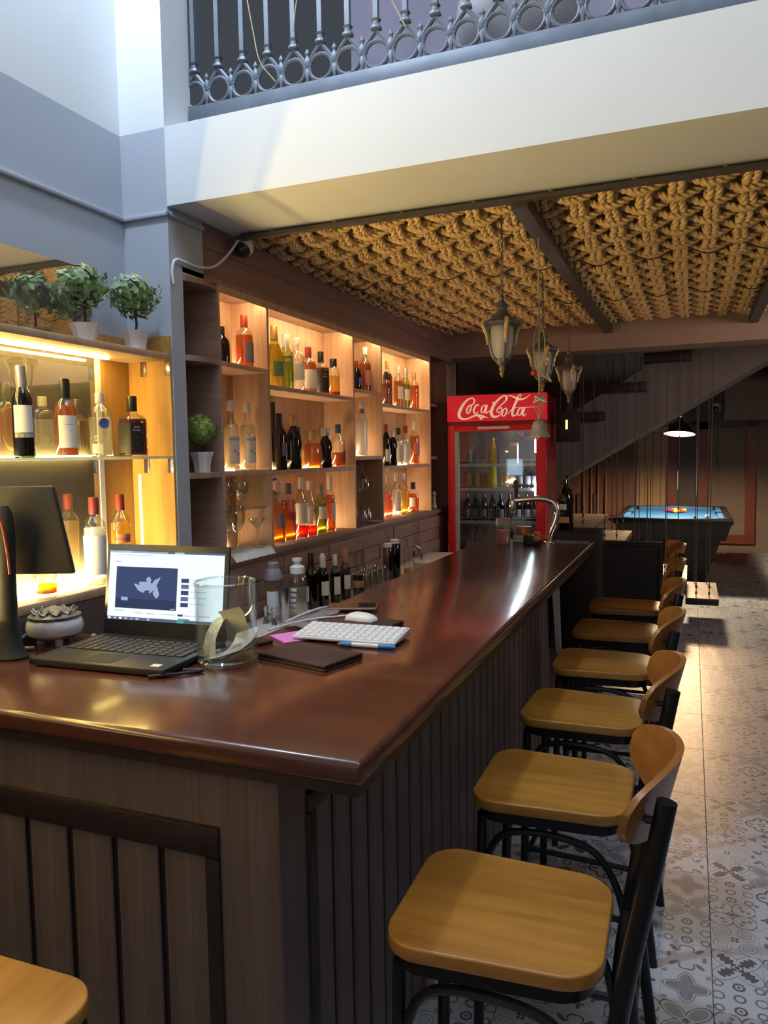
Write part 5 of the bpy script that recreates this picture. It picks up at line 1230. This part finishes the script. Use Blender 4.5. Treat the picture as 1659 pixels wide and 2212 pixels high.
# ---------------------------------------------------------------- pool room
PX, PY = -.205, 9.72
t = thing('pool_table', 'dark pool table with bright blue cloth under hanging lamp', 'pool table', (PX, PY, 0))
MB().box(-.53,.14,.775,.53,2.06,.785).build('bed_cloth', 'cloth_blue', t)
cu = MB()
for a, b in (((-.59,.08),(-.53,2.12)),((.53,.08),(.59,2.12))):
    cu.box(a[0], a[1]+.06, .775, b[0], 1.07, .82); cu.box(a[0], 1.14, .775, b[0], b[1]-.06, .82)
cu.box(-.50,.08,.775,.50,.14,.82).box(-.50,2.06,.775,.50,2.12,.82).build('cushions', 'cloth_blue', t, bevel=.004)
MB().box(-.675,0,.755,.675,.085,.825).box(-.675,2.115,.755,.675,2.20,.825).box(-.675,.085,.755,-.59,2.115,.825).box(.59,.085,.755,.675,2.115,.825).build('rail', 'pool_wood', t, bevel=.008)
MB().add([(-.655,.02,.755),(.655,.02,.755),(.655,2.18,.755),(-.655,2.18,.755),(-.60,.08,.56),(.60,.08,.56),(.60,2.12,.56),(-.60,2.12,.56)], [(0,1,2,3),(4,7,6,5),(0,4,5,1),(1,5,6,2),(2,6,7,3),(3,7,4,0)]).build('body', 'pool_wood', t)
for sy in (.12, 1.62):
    for sg in (-1, 1):
        MB().add([(sg*.10,sy,.57),(sg*.55,sy,.57),(sg*.55,sy+.45,.57),(sg*.10,sy+.45,.57),(sg*.14,sy+.05,0),(sg*.36,sy+.05,0),(sg*.36,sy+.40,0),(sg*.14,sy+.40,0)], [(0,1,2,3),(4,7,6,5),(0,4,5,1),(1,5,6,2),(2,6,7,3),(3,7,4,0)]).build('leg', 'pool_wood', t)
for x in (-.56,.56):
    for y in (.11, 1.10, 2.09): MB().lathe([(.055,.80),(.055,.826),(.045,.828)], 14, M=Matrix.Translation((x,y,0))).build('pocket', 'matte_black', t)
bcol = ['ball_yellow','ball_red','ball_orange','ball_maroon','ball_cream','ball_red','ball_purple','ball_cream','ball_black','ball_orange','ball_red','ball_green','ball_cream','ball_maroon','ball_yellow']
ords = ['apex', 'second row', 'third row', 'fourth row', 'back row']; n_ = 0
words = ['first', 'second', 'third', 'fourth', 'fifth']
for r_ in range(5):
    for c_ in range(r_+1):
        single('pool_ball', MB().sphere((0,0,0), .0285, 14, 8).mesh('ball', bcol[n_]), f'{bcol[n_].split("_")[1]} racked pool ball, {words[c_]} one of the {ords[r_]}', 'ball', (PX+.02+.0575*(c_-r_/2), PY+1.30+.0498*r_, .8135), 'racked pool balls'); n_ += 1
single('cue_ball', MB().sphere((0,0,0), .030, 16, 10).mesh('ball', 'paper'), 'white cue ball near the front cushion of the pool table', 'ball', (PX+.40, PY+.45, .815))
single('chalk_cube', MB().box(-.014,-.014,0,.014,.014,.026).mesh('cube', 'matte_black', bevel=.002), 'small dark chalk cube on the near cushion', 'chalk', (PX+.26, PY+.10, .8205))
t = thing('pool_lamp', 'glowing round pendant lamp over the pool table', 'pendant lamp', (-.14, 10.35, 1.84), rot=(-.17, .05, 0))
MB().lathe([(.19,0),(.188,.012),(.12,.10),(.05,.155),(.03,.17),(.028,.21)], 26, caps=False).build('shade', 'tread_dark', t)
MB().lathe([(0,.004),(.17,.004)], 26, caps=False).build('bulb_disc', 'pool_bulb', t)
MB().tube([(0,0,.20),(-.045,.155,.90)], .006, 6).sphere((0,0,.235), .022, 10, 8).sphere((0,0,.275), .016, 10, 8).build('cord', 'chain_metal', t)
spot('pool_lamp_light', (-.14, 10.35, 1.835), (-.14, 10.35, 0), 400, (1.0,.74,.46), 2.95, .35, .16)
spot('floor_glow_spot', (-.10, 9.9, 1.80), (.10, 5.4, .0), 170, (1.0,.52,.20), .42, .6, .10)  # extra orange spot added to warm the aisle floor
tag(MB().box(-.83,13.25,.0,-.37,13.299,2.02).build('trim_5', 'cream_panel'), kind='structure')
for x in (-.70,-.58,-.46): tag(MB().box(x,13.244,0,x+.008,13.251,2.02).build('trim_6', 'door_dark'), kind='structure')
d = struct(MB().box(-.22,13.26,.02,.10,13.299,1.96).build('door_1', 'door_dark')); MB().box(-.37,13.24,0,-.22,13.299,2.05).box(.10,13.24,0,.26,13.299,2.05).box(-.37,13.24,1.96,.26,13.299,2.05).build('door_frame', 'frame_red', d)
MB().box(.075,13.235,.9,.09,13.26,1.7).build('handle', 'cap_silver', d); MB().box(-.20,13.25,1.0,-.19,13.262,1.3).build('hinge', 'cap_silver', d)
t = thing('wall_frame', 'big red brown wooden frame standing on the far wall', 'frame', (.6, 13.27, 0))
MB().box(.20,-.04,.14,.34,.028,2.0).build('side_post', 'frame_red', t); MB().box(-.20,-.04,.14,.20,.028,.28).build('bottom_rail', 'frame_red', t); MB().box(-.20,.0,.28,.20,.028,1.98).build('panel', 'plaster_brown', t)
struct(MB().box(.42,11.6,2.05,3.2,12.4,2.56).build('trim_7', 'dark_ceiling'))
o = thing('security_camera', 'white dome camera on the dark bulkhead in the pool room', 'camera', (.33, 11.9, 2.24)); MB().sphere((0,0,0), .06, 14, 8).build('housing', 'white_plastic', o); MB().sphere((-.01,-.03,-.02), .045, 12, 8).build('lens_dome', 'phone_glass', o)
t = thing('cue_rack', 'dark wooden rack holding cue sticks on the wall', 'rack', (-1.45, 12.86, 0)); MB().box(-.30,-.05,.55,.35,.03,.60).build('shelf', 'frame_red', t); MB().box(-.28,-.03,.60,-.24,.03,.95).build('block', 'door_dark', t); MB().box(-.02,-.03,.60,.02,.03,.95).build('block', 'door_dark', t)
for k, x in enumerate((-1.62,-1.50,-1.40,-1.28)):
    tag(MB().lathe([(.015,0),(.013,.5),(.007,1.40),(.006,1.42)], 10).build('cue_stick', 'cue_wood', None, (x, 12.82, .60), rot=(-.02,.01*k-.015,0)), f'upright wooden cue stick, {words[k]} one along the far wall rack', 'cue', 'cue sticks on the rack')
t = thing('wooden_crate', 'low reddish wooden crate on the pool room floor', 'crate', (.55, 12.2, 0)); MB().box(-.22,-.12,0,.22,.12,.08).build('box', 'crate_red', t); MB().box(-.05,-.15,.08,.24,-.10,.13).build('board', 'crate_red', t)
